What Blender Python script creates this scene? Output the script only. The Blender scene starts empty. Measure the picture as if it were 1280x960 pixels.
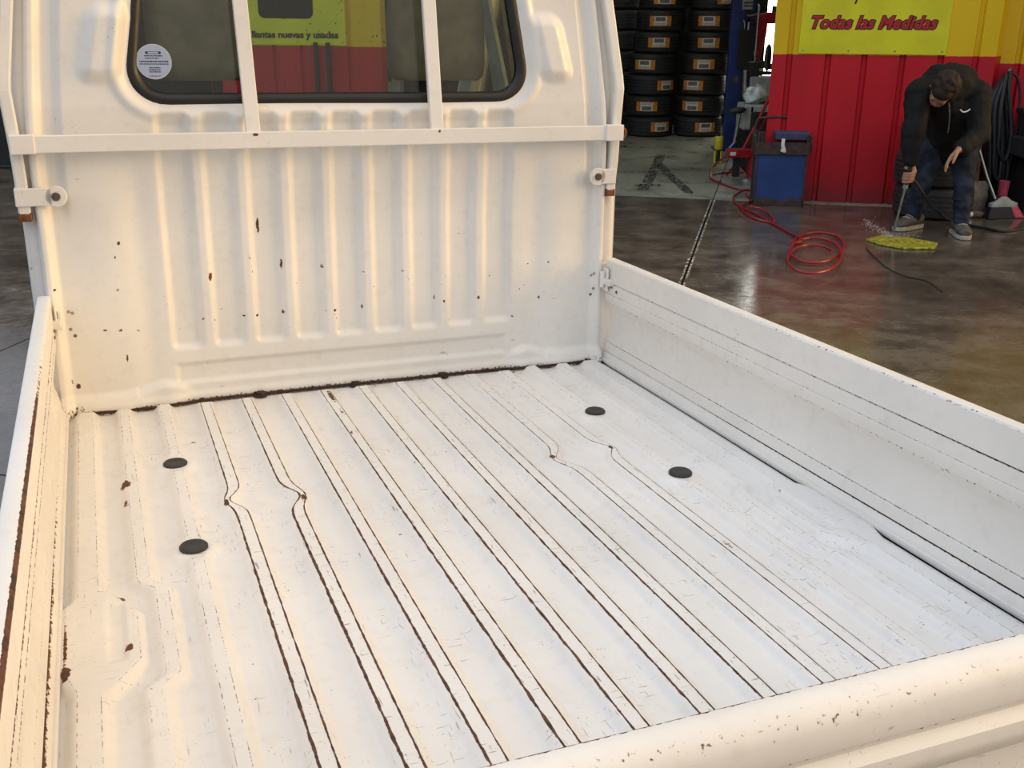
import bpy, bmesh, math, random
import numpy as np
from mathutils import Vector, Matrix, Euler
random.seed(7); rng = np.random.default_rng(7)
scene = bpy.context.scene
COL = scene.collection

# ------------------------------------------------------------------ camera, sky, sun, exposure
F_PX = 1300.0
EYE = 1.55
PITCH = math.atan(480 / F_PX)
cam_d = bpy.data.cameras.new('camera'); cam = bpy.data.objects.new('camera', cam_d); COL.objects.link(cam)
cam.location = (0, 0, EYE); cam.rotation_euler = (math.pi / 2 - PITCH, 0, 0)
cam_d.sensor_fit = 'HORIZONTAL'; cam_d.sensor_width = 36; cam_d.lens = F_PX / 1280 * 36
cam_d.clip_start = .05; cam_d.clip_end = 200
scene.camera = cam
vs = scene.view_settings
vs.view_transform = 'Standard'; vs.look = 'None'; vs.gamma = 1; vs.use_curve_mapping = False; vs.exposure = 0.0

SUN_DIR = Vector((.96, .07, .22)).normalized()      # towards the low evening sun
SKY_COOL = (.74, .84, 1.0); SKY_WARM = (1.0, .78, .52)
SKY_STRENGTH = 1.15; SUN_STRENGTH = 2.4
w = bpy.data.worlds.new('evening_sky'); scene.world = w; w.use_nodes = True
wt = w.node_tree; bg = wt.nodes['Background']
tc = wt.nodes.new('ShaderNodeTexCoord')
dt = wt.nodes.new('ShaderNodeVectorMath'); dt.operation = 'DOT_PRODUCT'; dt.inputs[1].default_value = SUN_DIR
mr = wt.nodes.new('ShaderNodeMapRange'); mr.interpolation_type = 'SMOOTHSTEP'
mr.inputs[1].default_value = -.2; mr.inputs[2].default_value = 1.0
mx = wt.nodes.new('ShaderNodeMix'); mx.data_type = 'RGBA'
mx.inputs[6].default_value = (*SKY_COOL, 1); mx.inputs[7].default_value = (*SKY_WARM, 1)
wt.links.new(tc.outputs['Generated'], dt.inputs[0]); wt.links.new(dt.outputs['Value'], mr.inputs[0])
wt.links.new(mr.outputs[0], mx.inputs[0]); wt.links.new(mx.outputs[2], bg.inputs[0])
# overcast evening: brighter overhead than at the horizon
sx_ = wt.nodes.new('ShaderNodeSeparateXYZ'); wt.links.new(tc.outputs['Generated'], sx_.inputs[0])
me_ = wt.nodes.new('ShaderNodeMapRange'); me_.inputs[1].default_value = 0; me_.inputs[2].default_value = 1
me_.inputs[3].default_value = .42 * SKY_STRENGTH; me_.inputs[4].default_value = 1.40 * SKY_STRENGTH
wt.links.new(sx_.outputs[2], me_.inputs[0]); wt.links.new(me_.outputs[0], bg.inputs[1])
sun_d = bpy.data.lights.new('sun', 'SUN'); sun = bpy.data.objects.new('sun', sun_d); COL.objects.link(sun)
sun_d.energy = SUN_STRENGTH; sun_d.color = (1, .64, .27); sun_d.angle = math.radians(32)
sun.rotation_euler = SUN_DIR.to_track_quat('Z', 'Y').to_euler(); sun.location = (12, -5, 6)

# ------------------------------------------------------------------ frames
# truck frame: x across the bed, y forward (0 = bulkhead), z up (0 = tops of the bed ridges)
MT = Matrix(((.931, -.366, .011), (.365, .930, .040), (-.025, -.033, .999)))
MT = MT.to_quaternion().to_matrix()
TRUCK_O = Vector((-.408, 2.563, .613))
# yard frame: u along the shop front, v into the shop
SO = Vector((1.6, 8.6, 0)); SU = Vector((.9706, -.2408, 0)); SV = Vector((.2408, .9706, 0))
YARD_ROT = math.atan2(SU.y, SU.x)
def S(u, v, z=0.0): return SO + SU * u + SV * v + Vector((0, 0, z))
CR = Vector((1, 0, 0)); CUP = Vector((0, math.sin(PITCH), math.cos(PITCH))); CF = Vector((0, math.cos(PITCH), -math.sin(PITCH)))
def at(px, py, Y=None, z=None):
    """the real point at depth Y (or height z) that was surveyed at this spot of the photograph"""
    d = CF + CR * ((px - 640) / F_PX) + CUP * ((480 - py) / F_PX)
    t = Y / d.y if Y is not None else (z - EYE) / d.z
    return Vector((0, 0, EYE)) + d * t

# ------------------------------------------------------------------ node helpers
class NT:
    def __init__(s, name):
        s.m = bpy.data.materials.new(name); s.m.use_nodes = True; s.t = s.m.node_tree
        s.b = s.t.nodes['Principled BSDF']; s.out = s.t.nodes['Material Output']; s._tc = None
    def L(s, a, b): s.t.links.new(a, b)
    def put(s, sock, v):
        if isinstance(v, bpy.types.NodeSocket): s.L(v, sock)
        elif isinstance(v, (tuple, list)) and len(v) == 3 and sock.type == 'RGBA': sock.default_value = (*v, 1)
        else: sock.default_value = v
    def obj(s):
        if not s._tc: s._tc = s.t.nodes.new('ShaderNodeTexCoord')
        return s._tc.outputs['Object']
    def mapping(s, scale=(1, 1, 1), rot=(0, 0, 0), loc=(0, 0, 0), vec=None):
        n = s.t.nodes.new('ShaderNodeMapping'); s.L(vec or s.obj(), n.inputs[0])
        n.inputs['Scale'].default_value = scale; n.inputs['Rotation'].default_value = rot; n.inputs['Location'].default_value = loc
        return n.outputs[0]
    def noise(s, scale, detail=3, vec=None, rough=.5, dist=0):
        n = s.t.nodes.new('ShaderNodeTexNoise'); n.inputs['Scale'].default_value = scale
        n.inputs['Detail'].default_value = detail; n.inputs['Roughness'].default_value = rough; n.inputs['Distortion'].default_value = dist
        s.L(vec or s.obj(), n.inputs['Vector']); return n.outputs[0]
    def math(s, op, a, b=0.0, clamp=False):
        n = s.t.nodes.new('ShaderNodeMath'); n.operation = op; n.use_clamp = clamp
        s.put(n.inputs[0], a); s.put(n.inputs[1], b); return n.outputs[0]
    def step(s, v, lo, hi, a=0.0, b=1.0):
        n = s.t.nodes.new('ShaderNodeMapRange'); n.interpolation_type = 'SMOOTHSTEP'
        s.put(n.inputs[0], v); s.put(n.inputs[1], lo); s.put(n.inputs[2], hi); s.put(n.inputs[3], a); s.put(n.inputs[4], b); return n.outputs[0]
    def mix(s, f, a, b):
        n = s.t.nodes.new('ShaderNodeMix'); n.data_type = 'RGBA'
        s.put(n.inputs[0], f); s.put(n.inputs[6], a); s.put(n.inputs[7], b); return n.outputs[2]
    def attr(s, name):
        n = s.t.nodes.new('ShaderNodeAttribute'); n.attribute_name = name; return n.outputs['Fac']
    def sep(s, vec=None):
        n = s.t.nodes.new('ShaderNodeSeparateXYZ'); s.L(vec or s.obj(), n.inputs[0]); return n.outputs
    def bump(s, h, strength=.3, dist=.01):
        n = s.t.nodes.new('ShaderNodeBump'); n.inputs['Strength'].default_value = strength; n.inputs['Distance'].default_value = dist
        s.L(h, n.inputs['Height']); s.L(n.outputs[0], s.b.inputs['Normal'])
    def done(s, color=None, rough=None, metal=None, spec=None):
        if color is not None: s.put(s.b.inputs['Base Color'], color)
        if rough is not None: s.put(s.b.inputs['Roughness'], rough)
        if metal is not None: s.put(s.b.inputs['Metallic'], metal)
        if spec is not None: s.put(s.b.inputs['Specular IOR Level'], spec)
        return s.m

def simple(name, c, rough=.5, metal=0., var=.25, scale=14, spec=.5, bump=0):
    n = NT(name); f = n.noise(scale, 4)
    d = tuple(x * (1 - var) for x in c); l = tuple(min(1, x * (1 + var * .6)) for x in c)
    col = n.mix(n.step(f, .3, .7), d, l)
    if bump: n.bump(n.noise(scale * 8, 3), bump, .004)
    return n.done(col, n.step(f, .2, .8, max(.03, rough - .08), min(1, rough + .1)), metal, spec)

def paint_white(name, base=(.80, .78, .74), scratch=1.0, gate=.56):
    n = NT(name)
    edge = n.attr('edge'); wear = n.attr('wear'); rust = n.attr('rust')
    big = n.noise(3.0, 3); fine = n.noise(150, 3); mid = n.noise(38, 4)
    col = n.mix(n.step(big, .3, .7), tuple(x * .94 for x in base), tuple(min(1, x * 1.03) for x in base))
    # grubby film
    col = n.mix(n.math('MULTIPLY', n.step(mid, .5, .8), .14), col, (.45, .38, .30))
    # fine hairline scratches and specks
    s1 = n.noise(260, 2, n.mapping((1, .09, 1), (0, 0, .5))); s2 = n.noise(230, 2, n.mapping((.10, 1, .3), (0, 0, -.35)))
    g = n.step(n.noise(7, 3), gate, gate + .12)
    hair = n.math('MAXIMUM', n.step(s1, .67, .71), n.step(s2, .67, .71))
    top = n.math('MULTIPLY', n.step(edge, -.001, -.003, 0, 1), n.step(wear, .01, .3))
    hair = n.math('MULTIPLY', hair, n.math('MAXIMUM', n.math('MULTIPLY', g, .8), n.math('MULTIPLY', top, 1.0)))
    col = n.mix(n.math('MULTIPLY', hair, .70 * scratch), col, (.22, .18, .15))
    sp = n.math('MULTIPLY', n.step(n.noise(190, 2), .675, .71), n.math('MAXIMUM', n.math('MULTIPLY', g, n.step(n.noise(23, 3), .52, .62)), n.math('MULTIPLY', top, n.step(n.noise(30, 2), .48, .6))))
    col = n.mix(n.math('MULTIPLY', sp, .85 * scratch), col, (.10, .06, .04))
    # rust creeping along the worn edges of the pressings
    en = n.noise(90, 5, n.mapping((1, .35, 1)), .65)
    w2 = n.math('MULTIPLY', n.math('ADD', n.math('MULTIPLY', wear, .9), .12), n.math('MULTIPLY', n.step(en, .32, .66, .45, 1.2), .0019))
    dots = n.math('MAXIMUM', n.step(wear, .2, .4), n.math('MULTIPLY', n.step(n.noise(75, 5, rough=.7), .46, .56), n.step(n.noise(11, 3), .38, .50)))
    e = n.math('SUBTRACT', w2, n.math('ABSOLUTE', edge))
    em = n.math('MULTIPLY', n.math('MULTIPLY', n.step(e, -.0005, .0004), n.step(wear, .005, .05)), dots)
    halo = n.math('MULTIPLY', n.step(e, -.003, .0005), n.math('MULTIPLY', n.step(wear, .35, 1.0), n.step(n.noise(25, 3), .45, .75)))
    col = n.mix(n.math('MULTIPLY', halo, .30), col, (.45, .24, .12))
    rn = n.math('ADD', rust, n.math('MULTIPLY', n.math('SUBTRACT', fine, .5), .9))
    rm = n.math('MULTIPLY', n.step(rn, .44, .54), n.step(rust, .02, .12))
    rh = n.math('MULTIPLY', n.step(rn, .30, .5), n.step(rust, .30, .6))
    col = n.mix(n.math('MULTIPLY', rh, .55), col, (.50, .29, .14))
    rc = n.mix(n.step(n.noise(60, 3), .35, .65), (.040, .018, .011), (.125, .046, .018))
    col = n.mix(n.math('MAXIMUM', em, rm), col, rc)
    n.bump(n.noise(20, 2), .06, .01)
    return n.done(col, n.math('ADD', n.step(mid, .3, .8, .30, .48), n.math('MULTIPLY', n.math('MAXIMUM', em, rm), .4)), 0, .5)

def flat_mat(name, c, rough=.5, metal=0., spec=.5):
    n = NT(name); return n.done(tuple(c), rough, metal, spec)

M = {}
M['paint'] = paint_white('worn_white_paint')
M['paint_bed'] = paint_white('worn_white_bed_paint', (.80, .785, .755), 1.0, .47)
M['paint_side'] = paint_white('worn_white_side_paint', (.79, .775, .735), .8, .60)
M['rust'] = simple('rusty_steel', (.20, .075, .025), .85, .2, .5, 60)
M['dark_rust'] = simple('dark_rusty_bolt', (.055, .028, .018), .8, .2, .5, 80)
M['rubber'] = simple('black_rubber', (.028, .028, .027), .55, 0, .3, 30)
M['black'] = simple('black_plastic', (.02, .02, .021), .45, 0, .3, 20)
M['matblack'] = simple('dull_black_steel', (.015, .015, .016), .7, 0, .3, 20)
M['steel'] = simple('grey_steel', (.35, .35, .34), .35, .8, .25, 30)
M['boltsteel'] = simple('brown_grey_bolt', (.14, .12, .10), .45, .6, .35, 60)
M['grey'] = simple('grey_machine_paint', (.30, .32, .31), .45, 0, .25, 12)
M['palegreen'] = simple('pale_green_grey_paint', (.42, .47, .43), .45, 0, .25, 12)
M['headrest'] = simple('taupe_vinyl', (.40, .31, .21), .6, 0, .2, 22)
M['trim'] = simple('grey_cab_trim', (.30, .31, .28), .6, 0, .2, 10)
M['red_tool'] = simple('red_tool_paint', (.38, .012, .02), .35, 0, .3, 16)
M['redhose'] = simple('red_air_hose', (.30, .010, .018), .35, 0, .2, 20)
M['blackhose'] = simple('black_rubber_hose', (.016, .017, .019), .45, 0, .3, 20)
M['yellow'] = simple('yellow_plastic', (.75, .60, .02), .4, 0, .15, 20)
M['lime'] = simple('lime_plastic', (.45, .60, .05), .4, 0, .15, 20)
M['bluepaint'] = simple('deep_blue_paint', (.008, .03, .16), .4, 0, .35, 6)
M['jacket'] = simple('black_jacket_cloth', (.0095, .0088, .0088), .8, 0, .35, 18, .3, .25)
M['jeans'] = simple('dark_blue_denim', (.030, .037, .056), .9, 0, .65, 9, .2, .3)
M['skin'] = simple('skin', (.42, .22, .14), .5, 0, .12, 20)
M['hair'] = simple('dark_brown_hair', (.025, .014, .009), .6, 0, .5, 120, .3, .5)
M['shoe'] = simple('grey_brown_shoe', (.10, .09, .075), .75, 0, .35, 30)
M['sole'] = simple('pale_shoe_sole', (.42, .38, .30), .7, 0, .2, 30)
M['white'] = simple('white_plastic', (.72, .72, .70), .45, 0, .08, 20)
M['orange'] = simple('orange_label_print', (.72, .26, .02), .5, 0, .25, 40)
M['pink'] = simple('pink_red_bristles', (.50, .07, .10), .7, 0, .3, 40)
M['wood'] = simple('worn_wood_handle', (.13, .085, .05), .7, 0, .35, 20)
M['shovel'] = simple('worn_shovel_steel', (.26, .21, .16), .5, .3, .3, 20)
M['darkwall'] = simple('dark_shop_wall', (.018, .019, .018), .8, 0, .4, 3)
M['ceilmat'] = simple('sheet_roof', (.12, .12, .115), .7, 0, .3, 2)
M['bagmat'] = simple('silvery_plastic_bag', (.55, .60, .56), .25, .2, .35, 14, .6, .5)
M['eye'] = flat_mat('dark_eye', (.01, .008, .006), .2)

def yard_paint(name, split, top, bottom, vecmap=True):
    n = NT(name); z = n.sep()[2]
    f = n.noise(6, 4); f2 = n.noise(2.0, 3, n.mapping((1, 1, .25)))
    t = n.mix(n.step(f2, .3, .7), tuple(x * .85 for x in top), top)
    b = n.mix(n.step(f2, .3, .7), tuple(x * .80 for x in bottom), bottom)
    jag = n.math('ADD', z, n.math('MULTIPLY', n.math('SUBTRACT', n.noise(14, 3), .5), .010))
    col = n.mix(n.step(jag, split - .003, split + .003), b, t)
    grime = n.math('MULTIPLY', n.step(n.math('ADD', z, n.math('MULTIPLY', f, .25)), .38, .12), .5)
    col = n.mix(grime, col, (.05, .03, .025))
    chip = n.math('MULTIPLY', n.step(n.noise(60, 2), .74, .77), n.step(n.noise(5, 2), .55, .65))
    col = n.mix(chip, col, (.35, .25, .2))
    return n.done(col, n.step(f, .2, .8, .38, .55), 0, .4)
M['wall_right'] = yard_paint('red_and_yellow_wall_paint', 1.148, (.86, .56, .003), (.56, .006, .018))
M['wall_side'] = yard_paint('red_and_yellow_return_paint', 1.09, (.84, .52, .003), (.54, .006, .018))
M['wall_left'] = yard_paint('red_and_yellow_left_wall_paint', 1.175, (.86, .56, .003), (.56, .008, .018))
M['sign'] = simple('lime_yellow_sign_sheet', (.76, .72, .010), .42, 0, .10, 4)
M['signred'] = flat_mat('red_sign_letters', (.52, .012, .02), .4)
M['signblack'] = flat_mat('black_sign_letters', (.012, .010, .012), .4)

def concrete(name, dark, light, rlo, rhi, wet):
    n = NT(name); g = n.t.nodes.new('ShaderNodeNewGeometry').outputs['Position']
    rotv = n.mapping((1, 1, 1), (0, 0, -YARD_ROT), vec=g)
    streak = n.noise(3.2, 8, n.mapping((1.0, 1.25, 1), vec=rotv), .70)
    patch = n.noise(.55, 4, vec=g); fine = n.noise(45, 4, vec=g)
    sc = n.noise(7, 7, n.mapping((1.0, 1.3, 1), vec=rotv), .72)
    col = n.mix(n.step(streak, .30, .72), dark, light)
    col = n.mix(n.math('MULTIPLY', n.step(patch, .5, .68), .55), col, tuple(x * .55 for x in dark))
    col = n.mix(n.math('MULTIPLY', n.step(sc, .58, .72), .5), col, (.018, .014, .011))
    col = n.mix(n.math('MULTIPLY', n.step(n.noise(18, 7, vec=g, rough=.75), .50, .68), .45), col, tuple(x * .45 for x in dark))
    col = n.mix(n.math('MULTIPLY', n.step(fine, .56, .72), .22), col, tuple(min(1, x * 1.5) for x in light))
    r = n.math('ADD', n.step(streak, .25, .75, rlo, rhi), n.math('MULTIPLY', n.step(n.noise(16, 5, vec=g, rough=.7), .45, .65), .09))
    n.bump(n.math('ADD', n.noise(22, 6, n.mapping((1, 1.2, 1), vec=rotv), .62), n.math('MULTIPLY', n.noise(140, 2, vec=g), .4)), .07 if wet else .12, .006)
    n.b.inputs['IOR'].default_value = 1.45
    return n.done(col, r, 0, .75 if wet else .4)
M['apron'] = concrete('wet_brown_concrete', (.062, .050, .038), (.17, .145, .115), .07, .20, True)
M['joint'] = simple('dark_joint_dirt', (.02, .017, .014), .9, 0, .3, 3)
M['shopfloor'] = concrete('greenish_shop_concrete', (.21, .21, .155), (.45, .45, .35), .22, .40, False)

def worn_line(name, c, th):
    n = NT(name); f = n.noise(38, 4); g = n.noise(6, 2)
    m = n.math('MULTIPLY', n.step(f, th, th + .14), n.step(g, .30, .52))
    tr = n.t.nodes.new('ShaderNodeBsdfTransparent'); ms = n.t.nodes.new('ShaderNodeMixShader')
    n.done(c, .5); n.L(m, ms.inputs[0]); n.L(tr.outputs[0], ms.inputs[1]); n.L(n.b.outputs[0], ms.inputs[2]); n.L(ms.outputs[0], n.out.inputs[0])
    return n.m
M['line'] = worn_line('worn_white_line', (.60, .60, .55), .46)
M['skid'] = worn_line('tyre_skid_rubber', (.05, .05, .042), .47)

def glass(name, tint=(.86, .90, .86)):
    n = NT(name); tr = n.t.nodes.new('ShaderNodeBsdfTransparent'); tr.inputs[0].default_value = (*tint, 1)
    gl = n.t.nodes.new('ShaderNodeBsdfGlossy'); gl.inputs['Roughness'].default_value = .02
    fr = n.t.nodes.new('ShaderNodeFresnel'); fr.inputs[0].default_value = 1.5
    ms = n.t.nodes.new('ShaderNodeMixShader'); n.L(fr.outputs[0], ms.inputs[0]); n.L(tr.outputs[0], ms.inputs[1]); n.L(gl.outputs[0], ms.inputs[2])
    n.L(ms.outputs[0], n.out.inputs[0]); return n.m
M['glass'] = glass('tinted_cab_glass')

def lamp_mat(name, c, s):
    n = NT(name); n.b.inputs['Emission Color'].default_value = (*c, 1); n.b.inputs['Emission Strength'].default_value = s
    return n.done((.8, .8, .8), .5)
M['tube'] = lamp_mat('lit_tube', (.94, 1, .86), 55.0)
M['daylight'] = lamp_mat('translucent_sheet_lit_by_day', (1, 1, .94), 4.5)

def mat_mesh():
    n = NT('wet_yellow_rubber_mat'); f = n.noise(30, 4, n.mapping((1, 4, 1))); 
    return n.done(n.mix(n.step(f, .4, .6), (.17, .16, .02), (.50, .48, .05)), .4)
M['mat'] = mat_mesh()
def rusty_blue():
    n = NT('blue_cart_paint_with_rust'); z = n.sep()[2]; f = n.noise(18, 4)
    e = n.math('ADD', z, n.math('MULTIPLY', n.math('SUBTRACT', f, .5), .22))
    col = n.mix(n.step(n.noise(5, 3), .3, .7), (.009, .037, .15), (.013, .056, .21))
    col = n.mix(n.step(e, .075, .035), col, (.055, .032, .025))
    return n.done(col, .45)
M['cartblue'] = rusty_blue()
M['cartrust'] = simple('brown_rusted_tray', (.060, .036, .030), .7, .1, .45, 25)
M['cartlid'] = simple('faded_blue_lid', (.06, .06, .12), .6, 0, .35, 18)

# ------------------------------------------------------------------ mesh helpers
class MB:
    def __init__(s): s.v = []; s.f = []; s.mi = []
    def add(s, vs_, fs_, mi=0):
        o = len(s.v); s.v += [tuple(p) for p in vs_]; s.f += [tuple(i + o for i in f) for f in fs_]; s.mi += [mi] * len(fs_); return s
    def box(s, x0, x1, y0, y1, z0, z1, mat=None, mi=0):
        p = [Vector((x, y, z)) for z in (z0, z1) for y in (y0, y1) for x in (x0, x1)]
        if mat: p = [mat @ q for q in p]
        return s.add(p, [(0, 2, 3, 1), (4, 5, 7, 6), (0, 1, 5, 4), (2, 6, 7, 3), (0, 4, 6, 2), (1, 3, 7, 5)], mi)
    def loft(s, rings, closed=True, caps=True, mi=0):
        n = len(rings[0]); vs_ = [p for r in rings for p in r]; fs_ = []
        for k in range(len(rings) - 1):
            for i in range(n if closed else n - 1):
                j = (i + 1) % n; fs_.append((k * n + i, k * n + j, (k + 1) * n + j, (k + 1) * n + i))
        if caps and closed: fs_ += [tuple(range(n))[::-1], tuple(range((len(rings) - 1) * n, len(rings) * n))]
        return s.add(vs_, fs_, mi)
    def tube(s, pts, r, n=10, smooth=True, seg=8, caps=True, mi=0, square=None):
        P_ = spline(pts, seg) if smooth else [Vector(p) for p in pts]
        R = r if isinstance(r, (list, tuple)) else None
        rings = []; up = None
        for i, p in enumerate(P_):
            if 0 < i < len(P_) - 1: t = ((P_[i + 1] - p).normalized() + (p - P_[i - 1]).normalized())
            elif i == 0: t = P_[1] - p
            else: t = p - P_[i - 1]
            t = t.normalized()
            if up is None: up = Vector((0, 0, 1)) if abs(t.z) < .9 else Vector((0, 1, 0))
            a = (up - t * up.dot(t)).normalized(); b = t.cross(a); up = a
            rr = r if R is None else R[0] + (R[1] - R[0]) * i / (len(P_) - 1)
            if square: rings.append([p + a * sa * square[0] + b * sb * square[1] for sa, sb in ((1, 1), (-1, 1), (-1, -1), (1, -1))])
            else: rings.append([p + (a * math.cos(q * 2 * math.pi / n) + b * math.sin(q * 2 * math.pi / n)) * rr for q in range(n)])
        return s.loft(rings, True, caps, mi)
    def lathe(s, prof, n=24, mat=None, closed=False, mi=0):
        rings = []
        for r, z in prof:
            rings.append([Vector((r * math.cos(2 * math.pi * i / n), r * math.sin(2 * math.pi * i / n), z)) for i in range(n)])
        if closed: rings.append(rings[0])
        if mat: rings = [[mat @ p for p in r] for r in rings]
        return s.loft(rings, True, not closed, mi)
    def prism(s, poly, y0, y1, axis='y', mi=0):
        def q(a, b, t): return (a, t, b) if axis == 'y' else ((t, a, b) if axis == 'x' else (a, b, t))
        return s.loft([[Vector(q(a, b, y0)) for a, b in poly], [Vector(q(a, b, y1)) for a, b in poly]], True, True, mi)
    def capsule(s, a, b, ra, rb, n=14, k=5):
        a = Vector(a); b = Vector(b); d = b - a
        if d.length < 1e-6: d = Vector((0, 0, 1e-4)); b = a + d
        q = d.normalized().to_track_quat('Z', 'Y').to_matrix().to_4x4(); L = d.length
        prof = [(max(1e-4, ra * math.sin(i / k * math.pi / 2)), -ra * math.cos(i / k * math.pi / 2)) for i in range(k + 1)]
        prof += [(max(1e-4, rb * math.cos(i / k * math.pi / 2)), L + rb * math.sin(i / k * math.pi / 2)) for i in range(k + 1)]
        return s.lathe(prof, n, Matrix.Translation(a) @ q)
    def ellipsoid(s, c, r, rot=None, n=16, k=10):
        m = Matrix.Translation(Vector(c)) @ ((rot.to_4x4() if rot else Matrix.Identity(4))) @ Matrix.Diagonal((*r, 1))
        prof = [(max(1e-4, math.sin(i / k * math.pi)), -math.cos(i / k * math.pi)) for i in range(k + 1)]
        return s.lathe(prof, n, m)
    def build(s, name, mat, parent=None, smooth=False, bevel=0, seg=2, attrs=None):
        me = bpy.data.meshes.new(name); me.from_pydata(s.v, [], s.f); me.update()
        bm = bmesh.new(); bm.from_mesh(me); bmesh.ops.recalc_face_normals(bm, faces=bm.faces); bm.to_mesh(me); bm.free()
        mats = mat if isinstance(mat, (list, tuple)) else [mat]
        for m in mats: me.materials.append(m)
        if any(s.mi): me.polygons.foreach_set('material_index', s.mi)
        if attrs:
            for k, a in attrs.items():
                at_ = me.attributes.new(k, 'FLOAT', 'POINT'); at_.data.foreach_set('value', np.asarray(a, np.float32))
        o = bpy.data.objects.new(name, me); COL.objects.link(o)
        if parent is not None: o.parent = parent
        if smooth:
            me.polygons.foreach_set('use_smooth', [True] * len(me.polygons))
            if smooth != 'all': me.set_sharp_from_angle(angle=math.radians(smooth if smooth is not True else 40))
        if bevel:
            b = o.modifiers.new('bevel', 'BEVEL'); b.width = bevel; b.segments = seg; b.limit_method = 'ANGLE'; b.angle_limit = math.radians(35)
        return o
def spline(pts, seg=8):
    P_ = [Vector(p) for p in pts]
    if len(P_) < 3: return P_
    out = []
    for i in range(len(P_) - 1):
        p0 = P_[i - 1] if i else P_[0] * 2 - P_[1]; p1, p2 = P_[i], P_[i + 1]
        p3 = P_[i + 2] if i + 2 < len(P_) else P_[-1] * 2 - P_[-2]
        for k in range(seg):
            t = k / seg
            out.append(.5 * ((2 * p1) + (p2 - p0) * t + (2 * p0 - 5 * p1 + 4 * p2 - p3) * t * t + (3 * p1 - p0 - 3 * p2 + p3) * t ** 3))
    out.append(P_[-1]); return out
def rrect(x0, x1, z0, z1, r, k=6):
    o = []
    for cx, cz, a0 in ((x1 - r, z1 - r, 0), (x0 + r, z1 - r, 90), (x0 + r, z0 + r, 180), (x1 - r, z0 + r, 270)):
        for i in range(k + 1):
            a = math.radians(a0 + 90 * i / k); o.append((cx + r * math.cos(a), cz + r * math.sin(a)))
    return o
def grid_obj(name, V_, nx, ny, mat, parent, attrs, keep=None):
    """V_: (ny*nx,3) numpy"""
    idx = np.arange(nx * ny).reshape(ny, nx)
    q = np.stack([idx[:-1, :-1], idx[:-1, 1:], idx[1:, 1:], idx[1:, :-1]], -1).reshape(-1, 4)
    if keep is not None: q = q[keep.reshape(-1)]
    me = bpy.data.meshes.new(name)
    me.vertices.add(len(V_)); me.vertices.foreach_set('co', V_.astype(np.float32).ravel())
    me.loops.add(q.size); me.loops.foreach_set('vertex_index', q.astype(np.int32).ravel())
    me.polygons.add(len(q)); me.polygons.foreach_set('loop_start', np.arange(0, q.size, 4, dtype=np.int32))
    me.polygons.foreach_set('loop_total', np.full(len(q), 4, np.int32)); me.update(calc_edges=True)
    me.polygons.foreach_set('use_smooth', [True] * len(q)); me.materials.append(mat)
    for k, a in attrs.items():
        t = me.attributes.new(k, 'FLOAT', 'POINT'); t.data.foreach_set('value', a.astype(np.float32).ravel())
    me.validate(); o = bpy.data.objects.new(name, me); COL.objects.link(o); o.parent = parent
    return o
def tag(o, label=None, cat=None, group=None, kind=None):
    if label: o['label'] = label
    if cat: o['category'] = cat
    if group: o['group'] = group
    if kind: o['kind'] = kind
    return o
def empty(name, loc, rot=(0, 0, 0)):
    o = bpy.data.objects.new(name, None); COL.objects.link(o); o.empty_display_size = .1
    o.location = loc; o.rotation_euler = rot; return o
def move(o, loc, rot=None):
    o.location = loc
    if rot is not None: o.rotation_euler = rot
    return o
def text_mesh(name, body, size, mat, extrude=.001, offset=0., shear=0., align='LEFT'):
    c = bpy.data.curves.new(name, 'FONT'); c.body = body; c.size = size; c.extrude = extrude; c.offset = offset; c.shear = shear; c.align_x = align
    c.resolution_u = 3
    t = bpy.data.objects.new(name, c); COL.objects.link(t)
    me = bpy.data.meshes.new_from_object(t.evaluated_get(bpy.context.evaluated_depsgraph_get()))
    bpy.data.objects.remove(t); bpy.data.curves.remove(c)
    me.name = name; me.materials.clear(); me.materials.append(mat)
    o = bpy.data.objects.new(name, me); COL.objects.link(o); return o
def sm(x, a, b):
    t = np.clip((x - a) / (b - a), 0, 1); return t * t * (3 - 2 * t)

# ------------------------------------------------------------------ the setting: yard floor, shop walls, roof
YR = (0, 0, YARD_ROT)
def yard_empty(name, u, v, z=0.): return empty(name, S(u, v, z), YR)
base = MB().box(-40, 40, -40, 40, -.30, -.035).build('floor', M['joint']); move(base, S(0, 0), YR); tag(base, kind='structure')
slab_out = slab_in = None
def slab(u0, u1, v0, v1, z, mat, src=None):
    if src is None: o = MB().box(-(u1 - u0) / 2 + .005, (u1 - u0) / 2 - .005, -(v1 - v0) / 2 + .005, (v1 - v0) / 2 - .005, -.09, 0).build('concrete_slab', mat, base, bevel=.0015)
    else: o = src.copy(); COL.objects.link(o); o.parent = base
    o.location = ((u0 + u1) / 2, (v0 + v1) / 2, z); return o
for i in range(-4, 3):
    for j in range(-5, 0):
        slab_out = slab(.06 + 3 * i, 3.06 + 3 * i, 3 * j + .03, 3 * j + 3.03, rng.uniform(-.002, .0), M['apron'], slab_out)
for i in range(-2, 2):
    for j in range(0, 2):
        slab_in = slab(.06 + 3 * i, 3.06 + 3 * i, 3 * j + .03, 3 * j + 3.03, rng.uniform(-.002, 0), M['shopfloor'], slab_in)
for du in (-.012, .016):
    o = MB().box(.06 + du - .006, .06 + du + .006, -3.0, .02, 0, .0018).build('painted_line', M['line'], base)

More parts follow.
